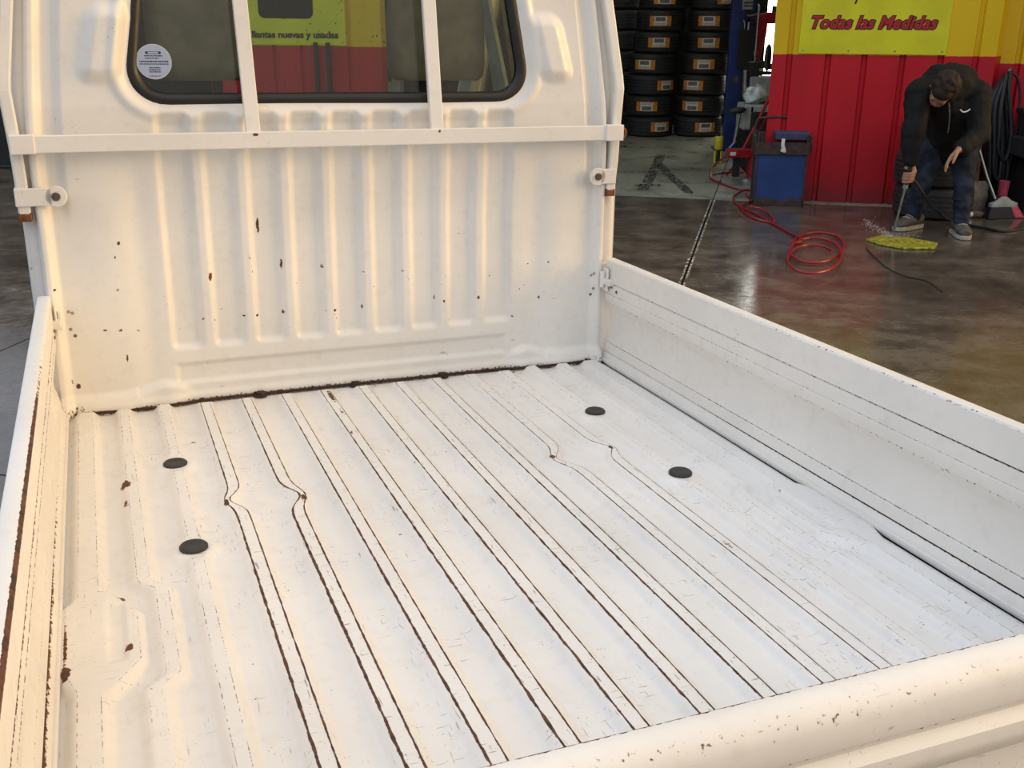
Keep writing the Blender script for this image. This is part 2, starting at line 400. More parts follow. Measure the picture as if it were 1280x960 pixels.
# dark tyre marks on the shop floor
def ground_strip(name, pts, wd, mat):
    P_ = [uvl(at(px, py, z=0)) for px, py in pts]; m = MB(); rows = []
    for i, (u, v) in enumerate(P_):
        a = P_[max(0, i - 1)]; b = P_[min(len(P_) - 1, i + 1)]; d = Vector((b[0] - a[0], b[1] - a[1], 0)).normalized(); nn = Vector((-d.y, d.x, 0)) * wd / 2; c = Vector((u, v, 0))
        rows.append([c - nn, c + nn, c + nn + Vector((0, 0, .0022)), c - nn + Vector((0, 0, .0022))])
    return m.loft(rows).build(name, mat, base)
def uvl(p): d = p - SO; return d.dot(SU), d.dot(SV)
ground_strip('tyre_mark', [(826, 194), (820, 208), (811, 224), (803, 238)], .10, M['skid'])
ground_strip('tyre_mark', [(823, 204), (838, 220), (852, 232), (862, 242)], .09, M['skid'])
ground_strip('tyre_mark', [(795, 232), (812, 231), (826, 232)], .10, M['skid'])
def corrugated(name, u0, u1, v, zt, grooves, mat, back=.12, hw=.024, dp=.028):
    pr = [(u0, v)]
    for g in grooves: pr += [(g - hw, v), (g - hw * .55, v + dp), (g + hw * .55, v + dp), (g + hw, v)]
    pr += [(u1, v), (u1, v + back), (u0, v + back)]
    o = MB().prism(pr, 0, zt, 'z').build(name, mat); move(o, S(0, 0), YR); return tag(o, kind='structure')
corrugated('wall_right', .442, 2.09, .15, 3.5, (.575, .869, 1.141, 1.423, 1.70, 1.95), M['wall_right'])
corrugated('wall_side', 2.15, 5.2, .32, 3.5, (2.28, 2.58, 2.88, 3.18), M['wall_side'])
o = MB().prism([(2.09, .15), (2.155, .32), (2.13, .34), (2.05, .27)], 0, 3.5, 'z').build('trim_1', M['wall_right']); move(o, S(0, 0), YR); tag(o, kind='structure')
corrugated('wall_left', -4.42, -2.79, .0, 3.5, (-4.34, -4.06, -3.78, -3.52, -3.08), M['wall_left'])
o = MB().box(-6.3, 5.2, .05, .30, 3.5, 4.5).build('wall_front', M['wall_left']); move(o, S(0, 0), YR); tag(o, kind='structure')
WB = 5.6
def uv(p): d = p - SO; return d.dot(SU), d.dot(SV)
wb = MB()
# back wall with a translucent opening seen past the red wall
wr = (.27, .95, .50, 4.3)
wb.box(-6.3, wr[0], WB, WB + .1, 0, 4.5).box(wr[0], wr[1], WB, WB + .1, 0, wr[2]).box(wr[0], wr[1], WB, WB + .1, wr[3], 4.5).box(wr[1], 5.2, WB, WB + .1, 0, 4.5)
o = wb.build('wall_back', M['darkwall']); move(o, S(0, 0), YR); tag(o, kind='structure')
for k, q in ((1, wr),):
    fr = MB()
    fr.box(q[0] - .04, q[0] + .02, WB - .03, WB + .06, q[2], q[3]).box(q[1] - .02, q[1] + .04, WB - .03, WB + .06, q[2], q[3])
    fr.box(q[0] + .02, q[1] - .02, WB - .03, WB + .06, q[2] - .04, q[2] + .02).box(q[0] + .02, q[1] - .02, WB - .03, WB + .06, q[3] - .02, q[3] + .04)
    o = fr.build('window_%d' % k, M['matblack']); move(o, S(0, 0), YR); tag(o, kind='structure')
    MB().box(q[0] + .02, q[1] - .02, WB + .01, WB + .02, q[2] + .02, q[3] - .02).build('pane', M['daylight'], o)
for nm, u0, u1 in (('wall_far_left', -6.4, -6.3), ('wall_far_right', 5.2, 5.3)):
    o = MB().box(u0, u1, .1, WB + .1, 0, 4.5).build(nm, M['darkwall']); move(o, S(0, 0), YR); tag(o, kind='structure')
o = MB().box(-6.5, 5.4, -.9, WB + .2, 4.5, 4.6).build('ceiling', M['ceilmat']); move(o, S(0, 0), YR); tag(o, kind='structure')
# the yard goes on to the left behind a low dark boundary wall
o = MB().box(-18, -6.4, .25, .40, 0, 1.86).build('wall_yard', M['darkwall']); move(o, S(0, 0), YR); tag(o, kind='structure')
# ------------------------------------------------------------------ the pickup truck
tq = MT.to_euler()
t_base = TRUCK_O + MT @ Vector((0, -.9, 0)); t_base.z = 0
truck = empty('pickup_truck', t_base, tq)
tag(truck, 'old white small pickup truck with an empty ribbed cargo bed and rear window guard', 'truck')
T_OFF = MT.inverted() @ (TRUCK_O - t_base)
def part(o): o.location = T_OFF; return o
WHITE = M['paint']; YL = -1.9

# --- bed floor: pressed ridges, kinked round the tie-down cups, measured on the photograph
xs = np.linspace(-.700, .700, 468); ys = np.concatenate([np.linspace(YL - .01, -.07, 262), np.linspace(-.066, 0.012, 20)])
X, Y = np.meshgrid(xs, ys)
S_ = np.full(X.shape, 1.0); WR = np.zeros(X.shape)
def feat(s, wear):
    global S_, WR
    m = s < S_; WR = np.where(m, wear, WR); S_ = np.where(m, s, S_)
yw = np.clip(.35 + .75 * (-Y) / 1.0, .3, 1.1)
strength = [.95, 1.1, .95, 1.0, .95, .9, .85, .55, .5]
for k in range(9):
    xc = -.389 + .0985 * k + 0 * Y; hw = .0112 + 0 * Y
    g = lambda c, wd: np.exp(-((Y - c) / wd) ** 2)
    if k in (0, 8):
        sgn = -1 if k == 0 else 1; xc = xc + sgn * .020 * g(-.655, .038); hw = hw - .0065 * g(-.655, .036)
    if k in (1, 7):
        sgn = 1 if k == 1 else -1; xc = xc + sgn * (.022 if k == 1 else .028) * g(-.675, .045); hw = hw - .0060 * g(-.675, .04)
    s = np.abs(X - xc) - hw; s = np.maximum(s, Y + .045)
    lr = np.where(X < xc, 1.15, .80)
    feat(s, strength[k] * yw * lr)
for sg in (-1, 1):
    f = .16 if sg < 0 else .10
    s = np.abs(X - sg * .485) - .009; s = np.maximum(s, Y + .03)
    for yp in (-.426, -.832): s = np.maximum(s, .040 - np.abs(Y - yp))
    feat(s, f)
    k2 = sm(Y, -.965, -.925) ; k2 = (1 - k2) * sm(Y, -1.245, -1.215)
    s = np.abs(X - sg * (.576 - .026 * k2)) - .0095; s = np.maximum(s, Y + .035); feat(s, f)
    s = np.abs(X - sg * .661) - .015; s = np.maximum(s, Y + .03); feat(s, f * .7)
    poly = [(.694, -.985), (.694, -1.17), (.672, -1.235), (.637, -1.235), (.591, -1.165), (.591, -1.03), (.637, -.945), (.672, -.945)]
    d = np.full(X.shape, -9.)
    for i in range(8):
        (ax, ay), (bx, by) = poly[i], poly[(i + 1) % 8]
        nx, ny = (by - ay), -(bx - ax); L = math.hypot(nx, ny); cx, cy = .645, -1.09
        if (cx - ax) * nx + (cy - ay) * ny > 0: nx, ny = -nx, -ny
        d = np.maximum(d, ((sg * X - ax) * nx + (Y - ay) * ny) / L)
    feat(d, f * .8)
H = -.0125 * sm(S_, 0.0, .0185)
for sg in (-1, 1):   # shallow slot pressed into the pad, and the round seats of the plugs
    s = np.maximum(np.abs(X - sg * .622) - .008, np.abs(Y + 1.07) - .085); H -= .005 * (1 - sm(s, 0, .009))
    for yp in (-.426, -.832):
        r = np.hypot(X - sg * .488, Y - yp); H = np.where(r < .05, H * sm(r, .03, .05) - .004 * (1 - sm(r, .03, .05)), H)
    # rounded recess between the two kinked ridges
    r = np.hypot((X - sg * .338), (Y + .665) / 1.1); H -= .002 * (1 - sm(r, .035, .05))
H += .0012 * np.sin(X * 5 + 1) * np.sin(Y * 4) 
R_ = np.zeros(X.shape)
def blob(x, y, rx, ry, a=.8):
    global R_
    q = ((X - x) / rx) ** 2 + ((Y - y) / ry) ** 2; R_ = np.maximum(R_, a * np.exp(-q))
for b in [(-.589, -.508, .012, .022, .95), (-.592, -.60, .006, .02, .7), (-.440, -.289, .010, .012, .55), (-.088, -.10, .012, .075, .62), (-.088, -.23, .010, .06, .45), (.045, -.02, .03, .035, .42), (.165, -.02, .03, .02, .40),
          (-.100, -.372, .006, .02, .6), (-.012, -.583, .006, .012, .5), (.272, -.661, .009, .012, .9), (.057, -1.361, .03, .035, .33), (.398, -1.152, .010, .040, .50), (.50, -1.155, .008, .03, .45),
          (.612, -1.144, .010, .020, .50), (.60, -1.12, .006, .03, .4), (-.130, -.889, .006, .012, .5), (-.693, -1.10, .0035, .10, .75), (-.692, -1.172, .008, .020, 1.0), (-.612, -.965, .008, .012, .85), (-.606, -1.13, .008, .012, .85),
          (-.412, -.665, .006, .018, .9), (-.268, -.690, .006, .016, .95), (.415, -.655, .006, .02, .7), (.45, -.10, .03, .02, .36), (.52, -.10, .02, .02, .34), (.43, -.03, .012, .012, .6), (-.17, -1.50, .015, .02, .3), (.63, -.98, .012, .008, .5), (.69, -.62, .008, .05, .4)]: blob(*b)
R_ = np.maximum(R_, .42 * (1 - sm(-Y, -.002, .006)))          # grime in the seam along the bulkhead
for i in range(60):
    blob(rng.uniform(-.69, .69), rng.uniform(-1.85, -.03), rng.uniform(.002, .0035), rng.uniform(.003, .005), rng.uniform(.45, .7))
bed = part(grid_obj('bed_floor', np.stack([X, Y, H], -1).reshape(-1, 3), len(xs), len(ys), M['paint_bed'], truck, {'edge': np.clip(S_, -.05, .05), 'wear': WR, 'rust': R_}))
bed['label'] = 'white ribbed cargo bed floor with rust lines along the ridges'
for sx in (-.488, .488):
    for yp in (-.426, -.832):
        p = MB().lathe([(.0005, .0015), (.012, .0015), (.015, .0035), (.0215, .003), (.0245, 0.0), (.0245, -.004)], 28).build('floor_plug', M['rubber'], bed, True)
        p.location = (sx, yp, .0005)
for x, y in [(-.64, -.012), (-.496, -.010), (-.25, -.012), (-.005, -.010), (.232, -.012), (.475, -.010), (.655, -.010)]:
    p = MB().lathe([(.0005, .008), (.010, .008), (.012, .005), (.012, .001), (.017, 0), (.017, -.004)], 10).build('bolt', M['dark_rust'], bed, True); p.location = (x, y, -.006)

# --- bulkhead (back of the cab), pressed panel with window opening
xs = np.linspace(-.722, .722, 400); zs = np.linspace(-.012, 1.16, 326)
X, Z = np.meshgrid(xs, zs)
D = np.zeros(X.shape); TE = np.full(X.shape, 1.0)
for k in range(9):
    xl = -.4445 + .1003 * k; s = np.maximum(np.abs(X - (xl + .034)) - .034, np.abs(Z - .407) - .276)
    q = np.stack([np.abs(X - (xl + .034)) - .022, np.abs(Z - .407) - .264]); s = np.linalg.norm(np.maximum(q, 0), axis=0) + np.minimum(q.max(0), 0) - .012
    D -= .0130 * (1 - sm(s, -.010, .009)); TE = np.minimum(TE, np.abs(s))
q = np.stack([np.abs(X + .013) - .432, np.abs(Z - .064) - .026]); s = np.linalg.norm(np.maximum(q, 0), axis=0) + np.minimum(q.max(0), 0)
D -= .008 * (1 - sm(s, -.010, .004))
D += .010 * (1 - sm(np.abs(X), .46, .52)) * (Z < .70) * 0
# window opening: rounded outline tapering upwards
WX = lambda z: .488 - .085 * np.clip(z - .74, 0, 1)
def win_sd(x, z, grow=0.):
    hw = WX(z) + grow - .085; q0 = np.abs(x) - hw; q1 = np.abs(z - .925) - (.213 + grow - .085)
    q = np.stack([q0, q1]); return np.linalg.norm(np.maximum(q, 0), axis=0) + np.minimum(q.max(0), 0) - .085
WS = win_sd(X + .012, Z)
D += .006 * (sm(WS, .055, .035)) - .012 * sm(WS, .035, .008)
# raised blisters beside the window
for sg in (-1, 1):
    xx = X * sg; q = np.stack([np.abs(xx - (.562 - .15 * (Z - .76))) - .012, np.abs(Z - .835) - .048]); s = np.linalg.norm(np.maximum(q, 0), axis=0) + np.minimum(q.max(0), 0) - .014; D += .018 * (1 - sm(s, -.010, .030))
# side returns: bead, gutter, step
ax = np.abs(X)
D += .020 * (1 - sm(np.abs(ax - .706), .004, .026)) * (1 - .25 * sm(Z, .62, .8))
D += .010 * (1 - sm(ax, .640, .662)) * sm(Z, .42, .56)
D -= .030 * sm(ax, .712, .722)
D += .006 * np.exp(-((ax - .575) / .06) ** 2) * sm(Z, .65, .45) - .005 * np.exp(-((ax - .50) / .03) ** 2) * sm(Z, .62, .5)
# bottom lip, swelling round the corner bolts
lipz = .022 + .026 * np.exp(-((ax - .475) / .055) ** 2) + .008 * (ax > .54)
D += .018 * sm(Z, lipz + .010, lipz - .012) * sm(ax, .40, .47) + .006 * sm(Z, .022, .004)
D += .0015 * np.sin(X * 9) * np.sin(Z * 7 + 1)
lean = .10 * np.clip(Z - .70, 0, 1)
taper = 1 - .075 * sm(Z, .55, 1.25)
R_ = np.zeros(X.shape); Y = Z
def pb(px, py, rx, rz, a=.8):
    d = MT.inverted() @ (CF + CR * ((px - 640) / F_PX) + CUP * ((480 - py) / F_PX)); o_ = MT.inverted() @ (Vector((0, 0, EYE)) - TRUCK_O)
    t = -o_.y / d.y; blob(o_.x + d.x * t, o_.z + d.z * t, rx, rz, a)
for b in [(323, 282, .004, .022, 1.0), (263, 346, .005, .014, .95), (312, 322, .004, .012, .6), (315, 340, .003, .02, .6), (352, 330, .004, .022, .75), (403, 333, .005, .008, .7), (454, 340, .007, .003, .6), (504, 338, .008, .003, .7), (355, 391, .004, .010, .7), (306, 395, .005, .004, .75), (322, 395, .005, .004, .75), (254, 398, .005, .008, .6), (269, 400, .004, .006, .6), (419, 388, .005, .007, .75), (408, 389, .006, .003, .6), (453, 383, .004, .010, .7), (544, 372, .003, .010, .7), (555, 376, .004, .006, .8),
          (598, 372, .005, .006, .8), (597, 350, .003, .012, .5), (612, 228, .006, .005, .5), (685, 327, .008, .005, .6), (660, 330, .004, .004, .5), (674, 372, .006, .008, .6), (690, 373, .02, .002, .5), (148, 304, .005, .008, .7), (144, 322, .005, .010, .6), (147, 362, .006, .006, .6), (173, 413, .008, .005, .6), (159, 447, .003, .012, .9), (98, 483, .006, .008, .95), (90, 477, .003, .010, .8), (69, 361, .006, .004, .7), (120, 414, .006, .004, .6), (131, 412, .008, .005, .6), (150, 412, .008, .005, .7), (208, 395, .006, .004, .5), (640, 395, .006, .004, .7)]: pb(*b)
for i in range(130):
    k = rng.integers(0, 10); x = -.447 + .1003 * k + rng.uniform(-.02, .02); z = rng.choice([rng.uniform(.10, .30), rng.uniform(.15, .19), rng.uniform(.24, .27)])
    blob(x, z, rng.uniform(.0022, .0038), rng.uniform(.0025, .005), rng.uniform(.38, .62))
R_ = np.maximum(R_, .46 * sm(Z, .010, -.002)); R_ = np.maximum(R_, .42 * sm(Z, .030, .008) * sm(ax, .62, .67))
keep = (WS > .004); keep = keep[:-1, :-1]
XP = X * taper - .017 * sm(X, .60, .70)
P_ = np.stack([XP, -D + lean, Z], -1).reshape(-1, 3)
panel = part(grid_obj('cab_back_panel', P_, len(xs), len(zs), M['paint_side'], truck, {'edge': np.ones(X.shape), 'wear': np.zeros(X.shape), 'rust': R_}, keep))
panel['label'] = 'white ribbed bulkhead panel with rust chips below the rear window'
part(MB().tube([(-.685, -.030, -.004), (-.60, -.029, -.005), (-.50, -.029, -.006), (-.44, -.020, -.006), (-.38, -.010, -.006), (-.20, -.008, -.006), (.1, -.009, -.006), (.38, -.009, -.007), (.44, -.020, -.006), (.52, -.029, -.005), (.62, -.028, -.004), (.665, -.030, -.002)], .0040, 6).build('dark_gap_strip', M['dark_rust'], truck, True))  # dark strip put in for the shaded gap between bulkhead and floor
# window seal and glass
def win_ring(off, n=260):
    pts = []
    for i in range(n):
        a = 2 * math.pi * i / n; lo, hi = .02, .9; c, s_ = math.cos(a), math.sin(a)
        for _ in range(30):
            m = (lo + hi) / 2
            if float(win_sd(np.array(m * c), np.array(.925 + m * s_))) < off: lo = m
            else: hi = m
        x, z = lo * c - .012, .925 + lo * s_
        tp = 1 - .075 * float(sm(np.array(z), .55, 1.25))
        pts.append((x * tp, .10 * max(0, z - .70), z))
    return pts
M['sealrubber'] = simple('black_window_rubber', (.010, .008, .007), .42, 0, .2, 30)
rings = [[Vector(p) + Vector((0, dy, 0)) for p in win_ring(off)] for off, dy in ((.017, .016), (.010, -.003), (.000, -.008), (-.010, -.006), (-.017, .002), (-.017, .016))]
seal = part(MB().loft(rings, True, False).build('window_seal', M['sealrubber'], truck, True)); 
g0 = [Vector(p) + Vector((0, .008, 0)) for p in win_ring(-.014)]; g1 = [p + Vector((0, .003, 0)) for p in g0]
pane = part(MB().loft([g0, g1]).build('rear_window_pane', M['glass'], truck))
# round inspection sticker inside the lower left corner
stk = MB().lathe([(.0005, 0), (.0335, 0), (.0335, .0006), (.0005, .0006)], 40).build('sticker', M['white'], pane); 
SROT = Euler((math.pi / 2 + .10, 0, 0)); 
stk.scale = (1.14, 1.14, 1)
stk.location = (-.433, -.0035 + .10 * .097 + .004, .797); stk.rotation_euler = (math.pi / 2 - .10, 0, 0)
stk['label'] = 'round white sticker with rows of small dark print'
d = MB()
ringm = MB().lathe([(.029, .0008), (.0325, .0008), (.0325, .0010), (.029, .0010)], 40)
def printbar(x0, x1, y, h, z=.0008):
    x = x0
    while x < x1:
        wd = rng.uniform(.0015, .0045); d.box(x, min(x + wd, x1), y, y + h, z, z + .0003); x += wd + .0009
printbar(-.017, .017, .010, .0022); printbar(-.016, .010, .0055, .002); printbar(-.027, .027, -.001, .0026); printbar(-.027, .027, -.0055, .002)
printbar(-.010, .012, -.0125, .0022); printbar(-.010, .012, -.0165, .0022); printbar(-.010, .012, -.0205, .0022); printbar(-.010, .010, -.028, .0014)
d.box(-.014, .014, .0145, .0155, .0008, .0011).box(-.010, .010, .0185, .0193, .0008, .0011).box(-.0145, -.010, .0150, .0193, .0008, .0011).box(.010, .0145, .0150, .0193, .0008, .0011)
d.v = d.v + []; ofs = len(d.v); d.v += ringm.v; d.f += [tuple(i + ofs for i in f) for f in ringm.f]; d.mi += [1] * len(ringm.f)
M['stickblue'] = flat_mat('pale_blue_print', (.35, .42, .58), .5)
sp_ = d.build('sticker_print', [M['signblack'], M['stickblue']], pane); sp_.location = stk.location; sp_.rotation_euler = stk.rotation_euler; sp_.scale = (1.14, 1.14, 1)

# --- guard frame behind the rear window
PX = {-1: -.736, 1: .709}; RX = {-1: -.747, 1: .726}; BX = {-1: -.752, 1: .722}     # the frame sits a little off centre
rail = MB(); rail.box(-.705, .690, -.052, -.030, .607, .644)
for sg in (-1, 1):      # ends lap round the posts
    xo = RX[sg]; xi = RX[sg] - sg * .050
    rail.box(min(xi, xo), max(xi, xo), -.056, -.026, .605, .646)
    rail.box(min(xo - sg * .004, xo), max(xo - sg * .004, xo), -.026, .004, .605, .646)
frame = part(rail.build('guard_frame', WHITE, truck, bevel=.003)); frame['label'] = 'white steel guard frame bolted to the bulkhead behind the window'
R__ = []
for sg in (-1, 1):
    px0 = PX[sg]; dk = .008 if sg > 0 else 0.; pts = [(px0, -.010, .468), (px0 + sg * dk, -.010, .55), (px0 + sg * (dk + .002), -.010, .62), (px0 + sg * (dk + .009), -.010, .735), (px0 + sg * (dk + .006), -.007, .765), (px0 - sg * (.022 - dk), .012, .95), (px0 - sg * (.046 - dk), .027, 1.10)]
    MB().tube(pts, .02, smooth=False, square=(.015, .013)).build('post', WHITE, frame, bevel=.004)
    MB().box(px0 - .014, px0 + .014, -.025, .005, .456, .476).build('rusty_post_end', M['rust'], frame, bevel=.002)
    br = MB(); xo = BX[sg]; x0, x1 = sorted((sg * .676, xo)); br.box(x0, x1, -.030, -.024, .490, .530)
    br.box(min(xo, xo - sg * .004), max(xo, xo - sg * .004), -.024, .004, .490, .530)
    br.lathe([(.0005, 0), (.0235, 0), (.0235, .006), (.0005, .006)], 24, Matrix.Translation((sg * .668, -.024, .510)) @ Matrix.Rotation(math.pi / 2, 4, 'X'))
    br.lathe([(.0105, 0), (.0105, .03)], 12, Matrix.Translation((sg * .668, .004, .510)) @ Matrix.Rotation(math.pi / 2, 4, 'X'))
    br.build('bracket', WHITE, frame, bevel=.002)
    b = MB().lathe([(.0005, .006), (.008, .006), (.0095, .004), (.0095, 0)], 12).build('bolt', M['boltsteel'], frame, True); b.location = (sg * .668, -.030, .510); b.rotation_euler = (math.pi / 2, 0, 0)
    if sg < 0: continue
    xo = RX[sg]
    hk = MB(); hk.tube([(xo, -.012, .630), (xo + sg * .018, -.012, .632), (xo + sg * .026, -.012, .622), (xo + sg * .018, -.012, .609), (xo, -.012, .611)], .0065, 8); hk.box(min(xo, xo + sg * .006), max(xo, xo + sg * .006), -.022, .0, .600, .642)
    hk.build('rusty_rope_hook', M['rust'], frame, 40)
for x0 in (-.247, .199):
    x1 = x0 + .033
    up = MB(); z0, z1 = .640, 1.12; y0 = -.030; k = .05
    up.add([(x0, y0 - .016, z0), (x1, y0 - .016, z0), (x1, y0, z0), (x0, y0, z0), (x0 - .012, y0 - .016 + k, z1), (x1 - .012, y0 - .016 + k, z1), (x1 - .012, y0 + k, z1), (x0 - .012, y0 + k, z1)], [(0, 1, 2, 3), (4, 7, 6, 5), (0, 4, 5, 1), (1, 5, 6, 2), (2, 6, 7, 3), (3, 7, 4, 0)])
    up.build('upright', WHITE, frame, bevel=.002)
    MB().lathe([(.0005, .0012), (.0035, .001), (.0045, 0)], 7, Matrix.Translation((x0 + .020, -.0520, .638)) @ Matrix.Rotation(math.pi / 2, 4, 'X') @ Matrix.Diagonal((1.6 if x0 < 0 else .7, .8, 1, 1))).build('rust_spot', M['rust'], frame)

# --- hinged side panels: one pressed profile swept along the bed
prof = [(.735, .279), (.733, .2845), (.728, .2860), (.7125, .2860), (.7085, .2850), (.7060, .2815), (.7060, .2745), (.7055, .2235), (.7095, .2205), (.7055, .2175), (.706, .1925), (.7075, .1905), (.706, .1885), (.7065, .170), (.7085, .165), (.718, .146), (.7225, .135), (.7235, .100), (.722, .066), (.7165, .050), (.7185, .0475), (.7155, .045), (.7115, .0235), (.7150, .0205), (.7105, .0175), (.7035, .004), (.7035, -.012), (.735, -.030), (.739, .02), (.739, .24)]
rv = {8: .60, 11: .47, 14: .40, 20: .54, 23: .80}
def side_panel(sg):
    rows = np.concatenate([[-.022], np.linspace(-.03, YL + .012, 90)]); rings = []; ru = []
    for y in rows:
        rings.append([Vector((sg * x, y, z)) for x, z in prof])
        for i in range(len(prof)):
            r = rv.get(i, 0.)
            if i == 23: r *= float(np.interp(-y, [.2, .5, .8, 1.4], [.25, .6, 1.0, 1.15] if sg > 0 else [.5, .6, .9, 1.1]))
            if i == 8: r *= float(np.interp(-y, [.2, 1.0, 1.4], [.8, .8, 1.2]))
            if i in (4, 5):
                r = float(np.interp(-y, [.1, .5, .75, .9, 1.7], [.15, .37, .50, .80, 1.0])) if sg < 0 else float(np.interp(-y, [.3, .8, 1.4], [.25, .345, .40]))
            if sg < 0 and i in (8, 11, 14, 20): r *= 1.5
            if sg < 0 and i == 24: r = .47 * float(np.interp(-y, [.2, .6, 1.0, 1.5], [.55, .8, 1.05, 1.3]))
            if sg < 0 and i in (9, 12): r = .42
            if sg < 0 and i == 29: r = .30
            ru.append(r)
    m = MB().loft(rings, True, True); o = m.build('side_panel', M['paint_side'], truck, 30, attrs={'edge': np.ones(len(m.v)), 'wear': np.zeros(len(m.v)), 'rust': ru})
    o['label'] = ('right' if sg > 0 else 'left') + ' hinged bed side panel with long pressed grooves'
    part(o)
    # corner latch: plate on the cab post, pin, striker with rivets
    a = MB(); cx = sg * .697
    a.box(min(cx, cx + sg * .004), max(cx, cx + sg * .004), -.052, -.022, .198, .262, None)
    a.tube([(sg * .690, -.034, .208), (sg * .690, -.034, .252)], .007, 8)
    a.box(min(sg * .690, sg * .706), max(sg * .690, sg * .706), -.075, -.030, .218, .234)
    a.build('latch', WHITE, o, bevel=.0015)
    for yy, zz in ((-.062, .213), (-.092, .205)):
        MB().lathe([(.0005, .003), (.003, .0027), (.0048, 0)], 10, Matrix.Translation((sg * .7055, yy, zz)) @ Matrix.Rotation(-sg * math.pi / 2, 4, 'Y')).build('rivet', M['boltsteel'], o)
    for xx, zz in ((.672, .244), (.664, .240), (.672, .202), (.664, .186)):
        MB().lathe([(.0005, .003), (.0025, .0027), (.0042, 0)], 10, Matrix.Translation((sg * xx, -.0165, zz)) @ Matrix.Rotation(math.pi / 2, 4, 'X')).build('rivet', M['steel'] if zz > .2 else M['boltsteel'], o)
    MB().box(min(sg * .698, sg * .7045), max(sg * .698, sg * .7045), YL + .012, -.03, -.006, .004).build('floor_lip', WHITE, o, bevel=.002)
side_panel(-1); side_panel(1)
for sg in (-1, 1):
    cp = part(MB().box(*sorted((sg * .694, sg * .736)), -.014, -.002, -.02, .272).build('corner_plate', WHITE, truck, bevel=.003))

# --- tailgate: rounded top, ribbed outer face
tp = [(-1.9, .268), (-1.900, .279), (-1.9035, .2850), (-1.9065, .2856), (-1.915, .2862), (-1.926, .283), (-1.935, .276), (-1.9405, .264), (-1.942, .246), (-1.9415, .240), (-1.936, .2355), (-1.9355, .229), (-1.9405, .2245), (-1.9455, .219), (-1.947, .208), (-1.9465, .199), (-1.938, .185), (-1.9375, .110), (-1.946, .095), (-1.947, .075), (-1.9465, .06), (-1.938, .045), (-1.938, -.02), (-1.905, -.02)]
rings = []; ru = []
for x in np.linspace(-.738, .738, 90):
    rings.append([Vector((x, y, z)) for y, z in tp])
    for i in range(len(tp)): ru.append({0: .7, 1: .7, 2: .60, 3: .24, 5: .335, 6: .345, 7: .30, 10: .5}.get(i, .0))
m = MB().loft(rings, True, True); tg = part(m.build('tailgate', M['paint_side'], truck, 30, attrs={'edge': np.ones(len(m.v)), 'wear': np.zeros(len(m.v)), 'rust': ru}))
tg['label'] = 'closed white tailgate with chipped rounded top edge'
for x in (-.45, .45): MB().tube([(x, -1.95, -.02), (x, -1.935, -.045)], .014, 10).build('hinge', M['matblack'], tg)

# --- cab: shell, glass, interior
sh = MB()
for sg in (-1, 1):
    x0, x1 = sorted((sg * .705, sg * .742))
    sh.prism([(.012, -.35), (1.35, -.35), (1.35, .40), (1.16, .62), (.10, .62), (.012, .62)], x0, x1, 'x')           # body side below the glass
    xa, xb = sorted((sg * .66, sg * .715)); 
    sh.prism([(.02, .62), (.30, .62), (.34, 1.12), (.07, 1.12)], xa, xb, 'x')                                       # rear pillar
    sh.prism([(1.02, .62), (1.16, .62), (.84, 1.12), (.76, 1.12)], xa, xb, 'x')                                     # front pillar
    sh.prism([(.07, 1.10), (.84, 1.10), (.82, 1.20), (.10, 1.20)], *sorted((sg * .64, sg * .69)), 'x')               # roof rail
    # rounded rear corner of the body seen past the bulkhead
    sh.tube([(sg * .722, .028, -.30), (sg * .724, .028, .45), (sg * .716, .032, .72), (sg * .672, .075, 1.14)], .022, 14)
sh.box(-.69, .69, .07, .84, 1.165, 1.20)
sh.box(-.70, .70, 1.16, 1.36, -.35, .56)
sh.box(-.70, .70, .02, 1.30, -.35, -.30)
sh.add([(-.70, 1.36, .40), (.70, 1.36, .40), (.70, 1.18, .60), (-.70, 1.18, .60)], [(0, 1, 2, 3)])
cabs = part(sh.build('cab_shell', WHITE, truck, 40))
ws = MB(); ws.add([(-.66, 1.155, .615), (.66, 1.155, .615), (.64, .835, 1.115), (-.64, .835, 1.115), (-.66, 1.160, .618), (.66, 1.160, .618), (.64, .840, 1.118), (-.64, .840, 1.118)], [(0, 1, 2, 3), (4, 7, 6, 5), (0, 4, 5, 1), (1, 5, 6, 2), (2, 6, 7, 3), (3, 7, 4, 0)])
wsh = part(ws.build('windscreen', M['glass'], truck))
dr = MB()
for i in range(420):
    x, t = rng.uniform(-.6, .6), rng.uniform(.10, .95); r = rng.uniform(.0012, .0032); y, z = 1.160 - .32 * t, .618 + .50 * t
    rr = Matrix.Rotation(math.radians(57), 3, 'X'); dr.ellipsoid((x, y + .001, z + .0006), (r, r * 1.2, r * .55), rr, 6, 4)
o = dr.build('rain_drops', M['rubber'], wsh); tag(o, kind='stuff')
for sg in (-1, 1):
    xx = sorted((sg * .690, sg * .694)); part(MB().prism([(.30, .62), (1.02, .62), (.76, 1.11), (.34, 1.11)], *xx, 'x').build('door_glass', M['glass'], truck))
    dt_ = part(MB().prism([(.08, -.2), (1.10, -.2), (1.08, .60), (.10, .66), (.08, .66)], *sorted((sg * .655, sg * .70)), 'x').build('door_trim', M['trim'], truck, bevel=.01))
dash = part(MB().prism([(.86, .20), (1.15, .20), (1.15, .60), (1.02, .63), (.90, .58)], -.65, .65, 'x').build('dashboard', M['black'], truck, bevel=.015))
mi_ = part(MB().prism(rrect(-.055, .115, .915, 1.00, .02), .93, .955, 'y').build('rear_view_mirror', M['black'], truck, bevel=.004))
MB().tube([(.03, .95, .995), (.03, .965, 1.05), (.03, .885, 1.07)], .008, 8).build('mirror_arm', M['black'], mi_)
